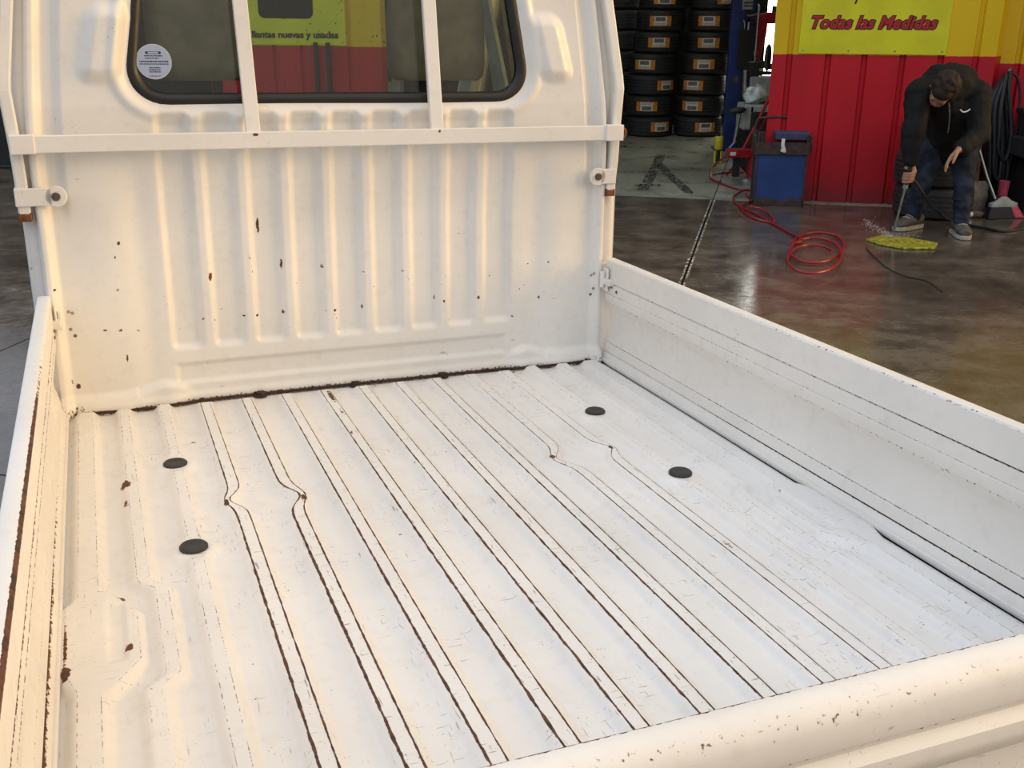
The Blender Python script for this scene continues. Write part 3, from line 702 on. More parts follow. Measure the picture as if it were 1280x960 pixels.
def headrest(xa, xb):
    rings = []
    for z, k in ((.752, .86), (.762, .96), (.80, 1.0), (.90, .99), (.985, .93), (1.0, .80)):
        c = (xa + xb) / 2 - .01 * (z - .75); hw = (xb - xa) / 2 * k; rings.append([Vector((c + px_, .175 + pz_, z)) for px_, pz_ in rrect(-hw, hw, -.05 * k, .05 * k, .035 * k, 4)])
    o = part(MB().loft(rings).build('headrest', M['headrest'], truck, 50)); o['label'] = 'taupe headrest behind the rear window'
    for x in ((xa + xb) / 2 - .06, (xa + xb) / 2 + .045): MB().box(x - .012, x + .012, .165, .190, .60, .765).build('headrest_post', M['black'], o, bevel=.004)
headrest(-.437, -.212); headrest(.155, .412)
for x in (-.33, .29):
    st = part(MB().prism(rrect(x - .23, x + .23, .05, .66, .06), .13, .24, 'y').build('seat_back', M['headrest'], truck, bevel=.02))
    part(MB().box(x - .23, x + .23, .20, .70, .0, .14).build('seat_cushion', M['headrest'], truck, bevel=.03))
sw = part(MB().lathe([(.17 + .012 * math.cos(a), .012 * math.sin(a)) for a in np.linspace(0, 2 * math.pi, 9)[:-1]], 32, Matrix.Translation((-.33, .78, .52)) @ Matrix.Rotation(math.radians(-35), 4, 'X'), closed=True).box(-.02, .02, -.16, .16, -.01, .01, Matrix.Translation((-.33, .78, .52)) @ Matrix.Rotation(math.radians(-35), 4, 'X')).tube([(-.33, .78, .52), (-.33, .95, .38)], .02, 8).build('steering_wheel', M['black'], truck, 40))
# pale belt and pillar cover seen inside the right-hand door
part(MB().prism([(.60, .70), (.72, .70), (.90, 1.08), (.84, 1.08)], .648, .660, 'x').build('door_pillar_cover', M['palegreen'], truck))
# --- running gear
for sx in (-1, 1):
    for yy in (-1.05, .95):
        wz = .265 - (TRUCK_O.z + (MT @ Vector((sx * .60, yy, 0))).z)
        mt = Matrix.Translation((sx * .60, yy, wz)) @ Matrix.Rotation(math.pi / 2, 4, 'Y')
        wh = part(MB().lathe([(.165, -.06), (.19, -.072), (.245, -.072), (.262, -.055), (.265, 0), (.262, .055), (.245, .072), (.19, .072), (.165, .06)], 36, mt, closed=True).build('wheel', M['rubber'], truck, 40))
        MB().lathe([(.0005, .02), (.05, .025), (.06, .01), (.14, .0), (.17, .05), (.17, -.05), (.14, -.02), (.0005, -.02)], 24, mt).build('rim', M['steel'], wh, 40)
ch = MB()
for x in (-.32, .32): ch.box(x - .03, x + .03, -1.85, 1.25, -.20, -.10)
for y in (-1.05, .95): ch.tube([(-.58, y, -.29), (.58, y, -.29)], .03, 10).box(-.32, -.28, y - .03, y + .03, -.30, -.12).box(.28, .32, y - .03, y + .03, -.30, -.12)
for y in np.linspace(-1.8, -.1, 7): ch.box(-.70, .70, y - .02, y + .02, -.10, -.016)
ch.box(-.715, -.69, YL, 0, -.12, -.016).box(.69, .715, YL, 0, -.12, -.016).box(-.7, .7, YL - .03, YL, -.14, -.025)
part(ch.build('chassis', M['matblack'], truck))
# ------------------------------------------------------------------ the yard and the shop
# --- sign boards
def sign_board(name, u0, u1, z0, z1, v, label, cat='sign'):
    e = yard_empty(name, 0, v, 0); tag(e, label, cat)
    MB().box(u0, u1, -.012, 0, z0, z1).build('sign_sheet', M['sign'], e, bevel=.001)
    for x in np.linspace(u0 + .03, u1 - .03, 4):
        MB().lathe([(.0005, .004), (.006, .003), (.007, 0)], 8, Matrix.Translation((x, -.012, z0 + .025)) @ Matrix.Rotation(math.pi / 2, 4, 'X')).build('screw', M['steel'], e)
    return e
def lettering(e, body, u0, u1, z0, size, mats, shear=.0, bold=(.02, .05)):
    out = []
    for k, (mname, off, dy) in enumerate(mats):
        t = text_mesh('lettering', body, size, M[mname], .0012, off * size, shear); t.parent = e
        xs_ = [v.co.x for v in t.data.vertices]
        if k == 0: w0 = max(xs_) - min(xs_); sc = (u1 - u0) / w0; x_ = min(xs_)
        t.scale = (sc, 1, 1) ; t.rotation_euler = (math.pi / 2, 0, 0); t.location = (u0 - x_ * sc, -.0135 - dy, z0); out.append(t)
    return out
sb = sign_board('shop_sign', .64, 1.73, 1.155, 2.25, .15, 'lime yellow shop sign board reading Todas las Medidas in red letters')
lettering(sb, 'Todas las Medidas', .712, 1.648, 1.345, .128, [('signblack', .075, 0), ('signred', .022, .0022)], .28)
lettering(sb, 'y', 1.02, 1.07, 1.562, .14, [('signblack', .05, 0)], .28)
sb2 = sign_board('shop_sign', -4.42, -3.105, 1.185, 2.3, .0, 'lime yellow sign board seen through the cab, reading llantas nuevas y usadas')
lettering(sb2, 'de llantas nuevas y usadas', -4.09, -3.17, 1.245, .075, [('signblack', .042, 0)], 0)
for px_, hgt in ((-3.376, 1.21), (-3.263, 1.21)):
    e = yard_empty('black_post', px_, -.04); tag(e, ('left' if px_ < -3.3 else 'right') + ' one of two slim black posts before the left red wall', 'post', 'black posts by the left wall')
    MB().box(-.016, .016, -.016, .016, 0, hgt).build('post_tube', M['matblack'], e, bevel=.003)
    MB().box(-.03, .03, -.03, .03, 0, .012).build('foot_plate', M['matblack'], e)

# --- tyres
def tyre_prof(R=.288, W=.238):
    h = W / 2; p = [(R * .60, -h * .70), (R * .66, -h * .92), (R * .82, -h), (R * .93, -h * .94), (R * .985, -h * .80)]
    z = -h * .72
    for g in (-.46, -.16, .16, .46):
        p += [(R, (g - .07) * h), (R - .009, (g - .05) * h), (R - .009, (g + .05) * h), (R, (g + .07) * h)]
    p += [(R * .985, h * .80), (R * .93, h * .94), (R * .82, h), (R * .66, h * .92), (R * .60, h * .70)]
    return p
def tread_label(n, half=.44, hz=.056):
    b = MB()
    for (a0, a1, r, z0, z1, mi) in ((-half, half, .2905, -hz, hz, 0), (-half * .58, half * .60, .2912, -hz * .80, hz * .90, 1), (-half * .45, half * .42, .2918, -hz * .02, hz * .78, 2), (-half * .50, half * .48, .2918, -hz * .66, -hz * .38, 3)):
        k = 8; ri = []
        for i in range(k + 1):
            a = a0 + (a1 - a0) * i / k; c, s = math.sin(a), -math.cos(a)
            ri.append([Vector((c * rr, s * rr, z)) for rr, z in ((r - .004, z0), (r, z0), (r, z1), (r - .004, z1))])
        b.loft(ri, True, True, mi)
    me = b.build(n, [M['orange'], M['white'], M['labelgrey'], M['labelpale']]); return me
M['labelgrey'] = simple('grey_label_print', (.16, .19, .17), .5, 0, .7, 90); M['labelpale'] = simple('pale_green_label_print', (.50, .52, .38), .5, 0, .5, 90)
TY = 13.03
tyre_src = None; lab_src = None
def stack_tyre(px, py, label, group, lab_px=None, roll=0., Y=TY, flip=False, z=None, small=1.0, loc=None):
    global tyre_src, lab_src
    if tyre_src is None:
        tyre_src = MB().lathe(tyre_prof(), 48, Matrix.Translation((0, 0, .1195)), closed=True).build('tyre', M['rubber'], None, 35); o = tyre_src
    else: o = tyre_src.copy(); COL.objects.link(o)
    p = loc if loc is not None else at(px, py, Y); o.location = (p.x, p.y, z); o.rotation_euler = (0, 0, rng.uniform(0, 6))
    o.scale = (small, small, small)
    tag(o, label, 'tyre', group)
    if lab_px is not None:
        if lab_src is None: lab_src = tread_label('paper_label'); l = lab_src
        else: l = lab_src.copy(); COL.objects.link(l)
        l.parent = o
        q = at(lab_px, py, Y - .29); vd = Vector((0 - p.x, 0 - p.y, 0)).normalized(); 
        off = (q.x - p.x - vd.x * .29); a = math.asin(max(-.9, min(.9, off / .30)))
        l.rotation_euler = (math.pi if flip else 0, 0, a - o.rotation_euler.z) if not flip else (0, math.pi, a - o.rotation_euler.z)
        l.location = (0, 0, .118 + rng.uniform(-.006, .006))
    return o
ordn = ['lowest', 'second from the floor', 'third from the floor', 'fourth from the floor', 'fifth from the floor', 'sixth from the floor', 'seventh from the floor', 'topmost']
Ls = [(810.5, 823, 1), (810.5, 804, 1), (813, 830.5, 1), (815.5, 801, 0), (820.5, 819, 0), (825, 820.6, 0), (829, 825.6, 1), (831, None, 0)]
Rs = [(871.5, 877, 0), (874, 859, 1), (876.5, 860, 0), (881, 873.5, 1), (886.5, 879, 0), (890.5, 879, 0), (891, 904, 0), (893, 901, 0)]
ZS = .241
for k in range(8):
    pyc = 162 - 23.4 * k
    stack_tyre(Ls[k][0], pyc, 'new tyre with orange label, %s in the left stack' % ordn[k] if Ls[k][1] else 'new tyre without visible label, topmost in the left stack', 'tyres in the left stack', Ls[k][1], flip=bool(Ls[k][2]), z=ZS * k)
    stack_tyre(Rs[k][0], pyc, 'new tyre with orange label, %s in the right stack' % ordn[k], 'tyres in the right stack', Rs[k][1], flip=bool(Rs[k][2]), z=ZS * k)
    stack_tyre(770 + 1.2 * k, pyc, 'unlabelled tyre, %s in the dim stack behind the left one' % ordn[k], 'tyres in the dim rear stack', None, Y=13.75, z=ZS * k)
p = at(812, 2, 12.78); card = MB().box(-.14, .14, -.002, .002, -.03, .07).build('paper_card', M['white']); card.location = (p.x, p.y - .02, ZS * 7 + .033); tag(card, 'white paper card stuck on the top tyre of the left stack', 'card')
# tyres standing behind the man
c0 = at(1167, 230, 7.985)
for k in range(3):
    stack_tyre(0, 0, 'worn black tyre, %s in the short stack behind the bending man' % ('lowest', 'middle one', 'uppermost')[k], 'tyres behind the man', None, z=.238 * k, loc=Vector((c0.x + (.01, -.012, .005)[k], c0.y, 0)))

# --- blue two-post lift column
pz = at(916, 187, z=0)
lift = empty('lift_post', (pz.x, pz.y, 0), (0, 0, -.10)); tag(lift, 'deep blue steel lift post beside the right tyre stack', 'lift')
MB().prism([(-.12, -.10), (.12, -.10), (.12, .10), (.06, .10), (.06, -.06), (-.06, -.06), (-.06, .10), (-.12, .10)], .015, 3.3, 'z').build('column', M['bluepaint'], lift, bevel=.006)
MB().box(-.22, .22, -.18, .22, 0, .015).build('base_plate', M['bluepaint'], lift, bevel=.003)
em = MB(); sp = []
for i in range(18):
    a = 2 * math.pi * i / 18; r = (.052, .022, .060, .026, .045, .020)[i % 6]; sp.append((-.035 + r * math.cos(a), .75 + r * math.sin(a)))
em.prism(sp, -.1035, -.1015, 'y'); o = em.build('star_sticker', M['wood'], lift); o['label'] = 'ragged brown star-shaped sticker'

# --- tool rack right of the post, things hung on it
RY = 11.35
def rack_pt(px, py, dy=0.): return at(px, py, RY + dy)
a = rack_pt(936, 0, .1); b = rack_pt(985, 0, .1)
rack = empty('tool_rack', ((a.x + b.x) / 2, RY + .1, 0)); tag(rack, 'black upright tool rack between the blue lift post and the red wall', 'rack')
hwid = (b.x - a.x) / 2
for x in (-hwid, hwid): MB().box(x - .02, x + .02, -.02, .02, 0, 2.2).build('upright', M['matblack'], rack)
for z in (.9, 1.35, 1.75, 2.15): MB().box(-hwid, hwid, -.02, .02, z - .02, z + .02).build('crossbar', M['matblack'], rack)
def hang(name, label, cat, build, px, py, dy=0.):
    p = rack_pt(px, py, dy); e = empty(name, p); tag(e, label, cat); build(e, p); return e
def b_panel(e, p):
    MB().box(-.085, .085, -.02, .02, -.40, 0).build('panel', M['matblack'], e, bevel=.006)
    MB().tube([(-.03, 0, -.01), (-.03, 0, .05), (-.03, .06, .09)], .006, 8).build('hook', M['steel'], e)
    MB().box(.0, .012, -.024, -.020, .0, .075).build('white_tag', M['white'], e)
hang('splash_panel', 'flat black rectangular panel hung beside the blue lift post', 'panel', b_panel, 934, 37, .05)
def b_rod(e, p):
    MB().tube([(0, 0, -.62), (0, 0, .1)], .012, 8, False).build('rod', M['steel'], e)
    MB().lathe([(.0005, -.02), (.022, -.02), (.022, .02), (.0005, .02)], 10, Matrix.Translation((0, 0, -.36))).build('collar', M['steel'], e)
    MB().tube([(0, 0, .02), (-.09, 0, .0), (-.12, 0, .01)], .008, 8).build('side_arm', M['steel'], e)
    MB().tube([(0, 0, .09), (0, .05, .11)], .008, 8).build('hook', M['steel'], e)
hang('long_rod', 'long grey steel rod hanging on the tool rack', 'rod', b_rod, 948, 20, -.06)
def b_gun(e, p):
    MB().prism([(-.06, .0), (.06, .02), (.05, -.2), (.0, -.46), (-.05, -.44), (-.06, -.2)], -.04, .04).build('body', M['red_tool'], e, bevel=.012)
    MB().box(.02, .22, -.035, .035, -.09, .02).build('barrel', M['red_tool'], e, bevel=.012)
    MB().lathe([(.0005, -.03), (.025, -.03), (.025, .03), (.0005, .03)], 12, Matrix.Translation((.12, 0, .05))).build('valve', M['matblack'], e)
hang('red_clamp_arm', 'dark red angular clamp arm hanging against the bright opening', 'tool', b_gun, 953, 18, .03)
def b_disc(e, p):
    MB().lathe([(.0005, .02), (.10, .015), (.115, 0), (.10, -.015), (.0005, -.02)], 24, Matrix.Rotation(math.pi / 2, 4, 'Y') @ Matrix.Rotation(.5, 4, 'X') @ Matrix.Diagonal((1.2, .8, 1, 1))).build('disc', M['steel'], e, True)
    MB().tube([(-.05, 0, -.08), (.05, 0, -.10)], .02, 8).build('handle', M['matblack'], e)
hang('grey_disc', 'grey metal disc tool hung next to the red wall edge', 'tool', b_disc, 960, 72, -.1)
def b_lime(e, p):
    MB().box(-.05, .05, -.02, .02, -.015, .012).build('grip', M['lime'], e, bevel=.006)
    MB().box(-.06, .07, -.03, .03, .012, .09).build('head', M['matblack'], e, bevel=.02)
    MB().box(-.13, .13, -.03, .03, -.05, -.016).build('tray', M['matblack'], e, bevel=.006)
hang('lime_grip_tool', 'black hand tool with a lime green grip on the rack', 'tool', b_lime, 948, 87, -.1)
def b_gauge(e, p):
    MB().box(-.05, .05, -.03, .03, 0, .10).build('case', M['grey'], e, bevel=.01)
    for z in (.03, .06): MB().box(-.045, .045, -.034, -.03, z, z + .012).build('slot', M['matblack'], e)
hang('grey_gauge_box', 'small grey gauge box high on the tool rack', 'box', b_gauge, 934, 12, -.05)

# --- tyre changer
tc0 = at(944, 226, z=0); tcY = 10.2
tc = empty('tyre_changer', (at(946, 226, tcY).x, tcY, 0)); tag(tc, 'dark and pale green tyre changing machine beside the red wall', 'machine')
def rel(px, py, Y): q = at(px, py, Y); return q - tc.location
q0 = rel(930, 225, tcY); q1 = rel(966, 165, tcY)
MB().box(-.13, .20, -.16, .25, 0, .56).build('cabinet', M['matblack'], tc, bevel=.015)
q = rel(928, 163, tcY - .1); q2 = rel(966, 131, tcY - .1)
MB().box(q.x, q2.x, -.10, .24, q.z, q2.z).build('pale_hood', M['palegreen'], tc, bevel=.02)
for zz in (.3, .6): MB().box(q.x + .07, q.x + .085, -.104, -.10, q.z + .02, q2.z - .02).build('seam', M['matblack'], tc)
q = rel(938, 112, tcY); q2 = rel(970, 96, tcY)
MB().box(q.x, q2.x + .05, .02, .22, q.z - .25, q2.z).build('grey_head', M['grey'], tc, bevel=.02)
MB().tube([rel(931, 120, tcY + .1), rel(932, 88, tcY + .1)], .025, 10, False).build('air_regulator', M['steel'], tc)
MB().box(rel(938, 100, tcY).x, rel(950, 100, tcY).x, .05, .2, .05, 1.0).build('column', M['matblack'], tc, bevel=.01)
pad = MB(); pq = rel(922, 138, tcY - .15)
pad.ellipsoid(pq, (.085, .05, .03), Matrix.Rotation(-.12, 3, 'Y')); pad.build('lever_pad', M['rubber'], tc, True)
MB().tube([rel(925, 140, tcY - .15), rel(918, 178, tcY - .15)], .016, 10, False).tube([rel(918, 178, tcY - .15), rel(907, 190, tcY - .15)], .010, 8, False).build('lever', M['steel'], tc)
bag0 = at(949, 130, tcY - .02)
bag = MB()
r0 = random.Random(4); prof_ = [(.001, 0), (.10, .0), (.155, .05), (.15, .10), (.10, .145), (.05, .165), (.001, .168)]
rings = []
for r, z in prof_: rings.append([Vector((r * math.cos(t) * (1 + .10 * math.sin(5 * t + z * 40)), .7 * r * math.sin(t), z + .012 * math.sin(3 * t))) for t in np.linspace(0, 2 * math.pi, 29)[:-1]])
o = bag.loft(rings).build('plastic_bag', M['bagmat'], None, True); o.location = (bag0.x + .02, tcY + .04, tc.location.z + rel(928, 131, tcY - .1).z + .012); o.rotation_euler = (0, -.25, .2)
tag(o, 'crumpled silvery plastic bag on the pale green machine hood', 'bag')

# --- red jack with a raised arm
jY = 9.35
jp = at(940, 229, z=0); jack = empty('workshop_jack', (jp.x, jp.y, 0)); tag(jack, 'red steel workshop jack with long raised arm behind the blue cart', 'jack')
def jr(px, py, dY=0.): return at(px, py, jp.y + dY) - jack.location
a = jr(908, 196); b = jr(951, 186)
MB().box(a.x, b.x, -.06, .06, a.z, b.z).build('beam', M['red_tool'], jack, bevel=.008)
o = MB().box(a.x + .02, a.x + .07, -.063, -.060, a.z + .02, b.z - .02).build('white_plate', M['white'], jack)
MB().tube([jr(926, 192), jr(944, 158), jr(962, 122)], .014, 10, False).build('arm', M['red_tool'], jack)
MB().tube([jr(951, 190), jr(953, 176), jr(957, 166)], .012, 10, False).build('grip', M['steel'], jack)
c_ = jr(943, 205); MB().lathe([(.0005, .05), (.055, .05), (.06, .06), (.06, a.z + .01), (.0005, a.z + .01)], 20, Matrix.Translation((c_.x, .02, 0))).build('cylinder', M['red_tool'], jack, 40)
MB().box(jr(932, 0).x, jr(940, 0).x, -.02, .05, .06, a.z).build('rod_housing', M['matblack'], jack)
d_ = jr(937, 229); MB().lathe([(.0005, .0), (.115, .0), (.115, .02), (.09, .032), (.05, .05), (.0005, .05)], 28, Matrix.Translation((c_.x - .02, .02, 0))).build('base_disc', M['steel'], jack, 40)

# --- yellow bottle jack
yp_ = at(897, 203, z=0); yj = empty('bottle_jack', (yp_.x, yp_.y, 0)); tag(yj, 'yellow bottle jack on the shop floor by the foot of the blue lift post', 'jack')
MB().lathe([(.0005, .13), (.038, .13), (.042, .135), (.042, .255), (.038, .262), (.0005, .262)], 20).build('cylinder', M['yellow'], yj, 40)
MB().lathe([(.0005, .262), (.012, .262), (.012, .30), (.0005, .30)], 12).build('ram', M['matblack'], yj, 40)
MB().lathe([(.0005, .02), (.044, .02), (.044, .13), (.0005, .13)], 16).build('body', M['matblack'], yj, 40)
for a in range(4): MB().box(.036, .052, -.012, .012, .0, .12, Matrix.Rotation(a * math.pi / 2 + .6, 4, 'Z')).build('foot', M['yellow'], yj, bevel=.004)

# --- blue parts cart
bc = at(978, 257, z=0); cart = empty('parts_cart', (bc.x, bc.y + .14, 0), (0, 0, YARD_ROT * .6)); tag(cart, 'blue sheet metal parts cart with a rusted brown tray top', 'cart')
def cw(px): return (at(px, 230, bc.y)).x - bc.x
MB().prism([(cw(948), .02), (cw(1007), .02), (cw(1008) + .005, .405), (cw(948) - .0, .405)], -.14, .14).build('body', M['cartblue'], cart, bevel=.008)
fr = MB()
for x in (cw(946), cw(1006)): fr.box(x, x + .018, -.146, -.128, 0, .56).box(x, x + .018, .128, .146, 0, .56)
fr.box(cw(946), cw(1006) + .018, -.146, -.136, 0, .045)
fr.build('corner_frame', M['cartrust'], cart, bevel=.002)
MB().box(cw(943), cw(1012), -.16, .16, .405, .42).box(cw(943), cw(1012), .145, .16, .42, .545).box(cw(943), cw(943) + .012, -.16, .16, .42, .545).box(cw(1012) - .012, cw(1012), -.16, .16, .42, .545).box(cw(943), cw(1012), -.16, -.15, .42, .50).build('tray', M['cartrust'], cart)
MB().box(cw(969), cw(1011), -.04, .14, .50, .565).build('lid', M['cartlid'], cart, bevel=.01)
MB().tube([(cw(946), .14, .54), (cw(947), .14, .62), (cw(953), .14, .655), (cw(985), .14, .665), (cw(1009), .14, .655), (cw(1014), .14, .60), (cw(1012), .14, .54)], .010, 8).build('push_handle', M['cartrust'], cart, 40)
rg = MB(); rp = [(-.02, -.165, .53), (-.022, -.172, .49), (-.018, -.172, .455), (-.026, -.17, .43)]
rg.tube(rp, .010, 6, square=(.003, .013)).tube([(-.02, -.168, .48), (-.008, -.172, .45), (-.002, -.17, .425)], .01, 6, square=(.003, .010))
o = rg.build('white_rag', M['white']); o.location = (bc.x, bc.y + .14, 0); o.rotation_euler = cart.rotation_euler; tag(o, 'small twisted white rag hanging over the tray of the blue cart', 'rag')

# --- red air hose: down from the arm, loop by the jack, S-bends and a coil in the yard
def G(px, py, z=.007): return at(px, py, z=z)
hp = [at(962, 138, 9.1), at(948, 165, 9.3), at(925, 197, 9.6), at(906, 222, 9.9)]
hp += [G(900, 227), G(888, 222, .02), G(892, 208, .012), G(912, 196, .2), G(935, 218, .06)]
hp2 = [G(930, 216), G(905, 216), G(889, 219, .012), G(896, 227, .008), G(920, 236), G(945, 239), G(932, 238, .02), G(920, 243, .02), G(917, 250, .012), G(926, 259), G(945, 268), G(965, 279), G(985, 290), G(1002, 300, .02)]
coil = []
for i in range(0, 61):
    tt = i / 60 * 2.35; a = math.pi * 1.05 + 2 * math.pi * tt
    coil.append(G(1023 + 33 * math.cos(a) - 3 * tt, 307 + 11 * max(0, tt - .4) + (16 + 2.2 * tt) * math.sin(a), .010 + .016 * tt * (.6 + .4 * math.sin(a))))
hp3_old = [G(1002, 300, .02), G(1030, 298, .03), G(1052, 303, .035), G(1056, 312, .03), G(1045, 326, .02), G(1020, 330, .012), G(1000, 325, .008), G(989, 316, .008), G(996, 303, .015), G(1015, 292, .02), G(1040, 291, .02), G(1056, 300, .02), G(1055, 318, .012), G(1040, 327, .01), G(1015, 331, .03)]
hp4 = [G(1015, 331, .012), G(992, 322, .03), G(990, 308, .028), G(1010, 296, .035), G(1030, 305, .008), G(1050, 325, .008), G(1053, 335), G(1040, 345), G(1018, 346), G(1000, 340), G(990, 328), G(989, 318, .02), G(1000, 306, .03), G(1020, 300, .04)]
hp5 = [G(932, 243, .012), G(938, 251), G(928, 257, .02), G(928, 263), G(940, 272), G(958, 277), G(968, 277), G(962, 268, .015), G(950, 261, .02), G(936, 258, .03)]
hose = MB().tube(hp, .0085, 8).tube(hp2 + coil[:3], .0085, 8).tube(coil[2:], .0085, 8, seg=2).tube(hp5, .0085, 8).build('air_hose', M['redhose'], None, True)
tag(hose, 'red air hose looping across the wet floor into a loose coil', 'hose')

# --- floor mat, wand jet
mt_ = MB(); cs = [G(1082, 301, 0), G(1102, 296, 0), G(1135, 299, 0), G(1172, 306, 0), G(1168, 312, 0), G(1130, 312, 0), G(1100, 307, 0)]
n_ = len(cs); mt_.loft([[Vector((c.x, c.y, .001)) for c in cs], [Vector((c.x, c.y, .014)) for c in cs]])
mt_o = mt_.build('rubber_mat', M['mat'], None, bevel=.003); tag(mt_o, 'wet yellow green rubber mat being washed on the floor', 'mat')
cen = sum(cs, Vector()) / n_
for i in range(8):
    t = -.15 + .045 * i; hh = .055 * (1 - abs(i - 3.5) / 6); rb = MB().box(cen.x + t - .012, cen.x + t + .012, cen.y - hh - .03 * t, cen.y + hh - .03 * t, .014, .019)
    rb.build('raised_rib', M['mat'], mt_o, bevel=.002)
M['spray'] = simple('water_spray', (.55, .55, .54), .25, 0, .1, 30)
spm = MB(); s0 = G(1115, 296, .02)
for i in range(420):
    t = rng.uniform(0, 1) ** 1.3; d = Vector((-.19 * t, .02 * t, .10 * t)) + Vector(rng.normal(0, .006 + .012 * t, 3)); d.z = abs(d.z)
    if rng.random() < .15: d = Vector((rng.uniform(-.05, .2), rng.normal(0, .02), abs(rng.normal(0, .012))))
    r = rng.uniform(.0008, .0019); spm.ellipsoid(s0 + d, (r * 1.8, r, r * 1.2), None, 5, 3)
o = spm.build('water_spray', M['spray']); tag(o, 'fine white water spray bouncing off the mat under the wand tip', 'spray', kind='stuff')
# black hose lying on the floor from the wand to the right
wh_pts = [at(1140, 222, 7.12), at(1150, 236, 7.18), at(1161, 252, 7.25), at(1176, 268, 7.3), G(1192, 277, .012), G(1208, 281), G(1230, 285), G(1255, 289), G(1285, 284), G(1330, 274)]
wh_ = MB().tube(wh_pts, .0105, 8).build('washer_hose', M['blackhose'], None, True); tag(wh_, 'black pressure washer hose running from the wand to the right', 'hose')
crk = MB().tube([G(1083, 310, .004), G(1092, 320, .004), G(1110, 335, .004), G(1132, 345, .004), G(1160, 352, .004), G(1178, 365, .004)], .004, 6).build('thin_black_cable', M['blackhose'], None, True); tag(crk, 'thin black cable lying on the wet concrete below the yellow mat', 'cable')
# --- pressure wand in the hand
wtip = at(1116, 296, 7.17); wtip.z = .018; wtop = at(1134.5, 222, 7.10)
wd = (wtop - wtip).normalized(); e = empty('pressure_wand', wtip); tag(e, 'thin steel pressure washer wand held by the bending man', 'wand')
Lw = (wtop - wtip).length
MB().tube([(0, 0, 0), wd * (Lw - .06)], .0075, 10, False).build('lance', M['steel'], e, True)
MB().tube([wd * (Lw - .075), wd * (Lw - .04)], .017, 12, False).build('collar', M['grey'], e, True)
MB().tube([wd * (Lw - .045), wd * (Lw + .03), wd * (Lw + .075) + Vector((.004, .006, 0))], .018, 12).build('hand_grip', M['black'], e, True)
# --- hanging black hoses at the corner
hk0 = at(1262, 84, 8.22)
hb = MB()
def hang_loop(xa, xb, top, bot, dy):
    pa = at(xa, top, 8.2 + dy); 
    pts = [at(1258, 92, 8.24 + dy), at(xa + (xb - xa) * .15, top + 40, 8.2 + dy), at(xa, (top + bot) / 2 + 20, 8.18 + dy), at(xa - 1, bot - 14, 8.18 + dy), at((xa + xb) / 2, bot, 8.18 + dy), at(xb, bot - 16, 8.18 + dy), at(xb + 2, (top + bot) / 2 + 10, 8.2 + dy), at(xb - 1, top + 22, 8.22 + dy), at(1263, 90, 8.24 + dy)]
    hb.tube(pts, .017, 8)
for xa, xb, tp_, bt, dy in ((1233, 1243, 95, 245, .02), (1237, 1248, 92, 252, -.02), (1240, 1254, 90, 238, .04), (1243, 1251, 92, 225, -.04), (1246, 1258, 90, 243, .0), (1249, 1262, 92, 200, -.05), (1236, 1246, 98, 215, .06)): hang_loop(xa, xb, tp_, bt, dy)
hb.tube([at(1262, 90, 8.2), at(1272, 98, 8.2), at(1275, 125, 8.2), at(1270, 165, 8.19), at(1263, 200, 8.18), at(1254, 238, 8.17)], .010, 8)
hbo = hb.build('hanging_hose', M['blackhose'], None, True); tag(hbo, 'thick bundle of black hose hung in long loops at the wall corner', 'hose')
hk = MB().tube([at(1262, 88, 8.22), at(1264, 87, 8.30), at(1266, 92, 8.48)], .012, 8); hk = hk.build('wall_hook', M['steel'], None, True); tag(hk, 'grey wall hook carrying the black hose bundle', 'hook')
# --- black workbench at the right edge
wb0 = at(1256, 290, z=0)
bench = empty('workbench', (at(1300, 280, 8.25).x, 7.98, 0), (0, 0, 0)); tag(bench, 'black steel workbench with a dark grey drawer at the right edge', 'workbench')
x0 = at(1262, 280, 8.0).x - bench.location.x
zt = at(1270, 137, 8.0).z
MB().box(x0, x0 + 1.1, -.14, .22, zt - .04, zt).build('top', M['matblack'], bench, bevel=.006)
MB().box(x0, x0 + 1.1, -.145, -.14, zt - .006, zt + .002).build('edge_strip', M['steel'], bench)
MB().box(x0 - .04, x0 + 1.1, -.12, .20, at(1270, 195, 8.0).z, at(1270, 172, 8.0).z).build('drawer', M['grey2'] if 'grey2' in M else M.setdefault('grey2', simple('dark_grey_drawer', (.035, .037, .042), .5, 0, .3, 15)), bench, bevel=.006)
for x in (x0 + .02, x0 + 1.05): MB().box(x, x + .04, -.12, .20, 0, zt - .04).build('leg', M['matblack'], bench)
MB().box(x0 + .06, x0 + 1.05, .16, .20, 0, zt - .04).build('back_panel', M['matblack'], bench)
MB().box(x0 + .06, x0 + 1.05, -.10, .16, .10, .13).build('shelf', M['matblack'], bench)
# --- broom, shovel, cup, small bottle
bb = at(1251, 272, z=0); br_ = empty('broom', (bb.x, bb.y, 0), (0, 0, .15)); tag(br_, 'broom with grey head and dark and pink bristles leaning on the wall', 'broom')
def brr(px, py, dY=0.): q = at(px, py, bb.y + dY) - br_.location; return Matrix.Rotation(-.15, 3, 'Z') @ q
MB().tube([brr(1244, 249), brr(1234, 222, .10), brr(1222, 180, .28)], .011, 8, False).build('handle', M['steel'], br_, True)
hd = MB().loft([[Vector((x * s, y * s, z)) for x, y in rrect(-.115, .115, -.025, .025, .02, 3)] for z, s in ((.085, 1), (.11, 1), (.13, .55), (.16, .18))]); hd.build('head', M['grey'], br_, 40)
bz = MB(); bz.add([(-.11, -.025, .088), (.05, -.025, .088), (.05, .025, .088), (-.11, .025, .088), (-.135, -.05, 0), (.085, -.05, 0), (.085, .05, 0), (-.135, .05, 0)], [(0, 1, 2, 3), (4, 7, 6, 5), (0, 4, 5, 1), (1, 5, 6, 2), (2, 6, 7, 3), (3, 7, 4, 0)]); bz.build('dark_bristles', M['matblack'], br_, bevel=.006)
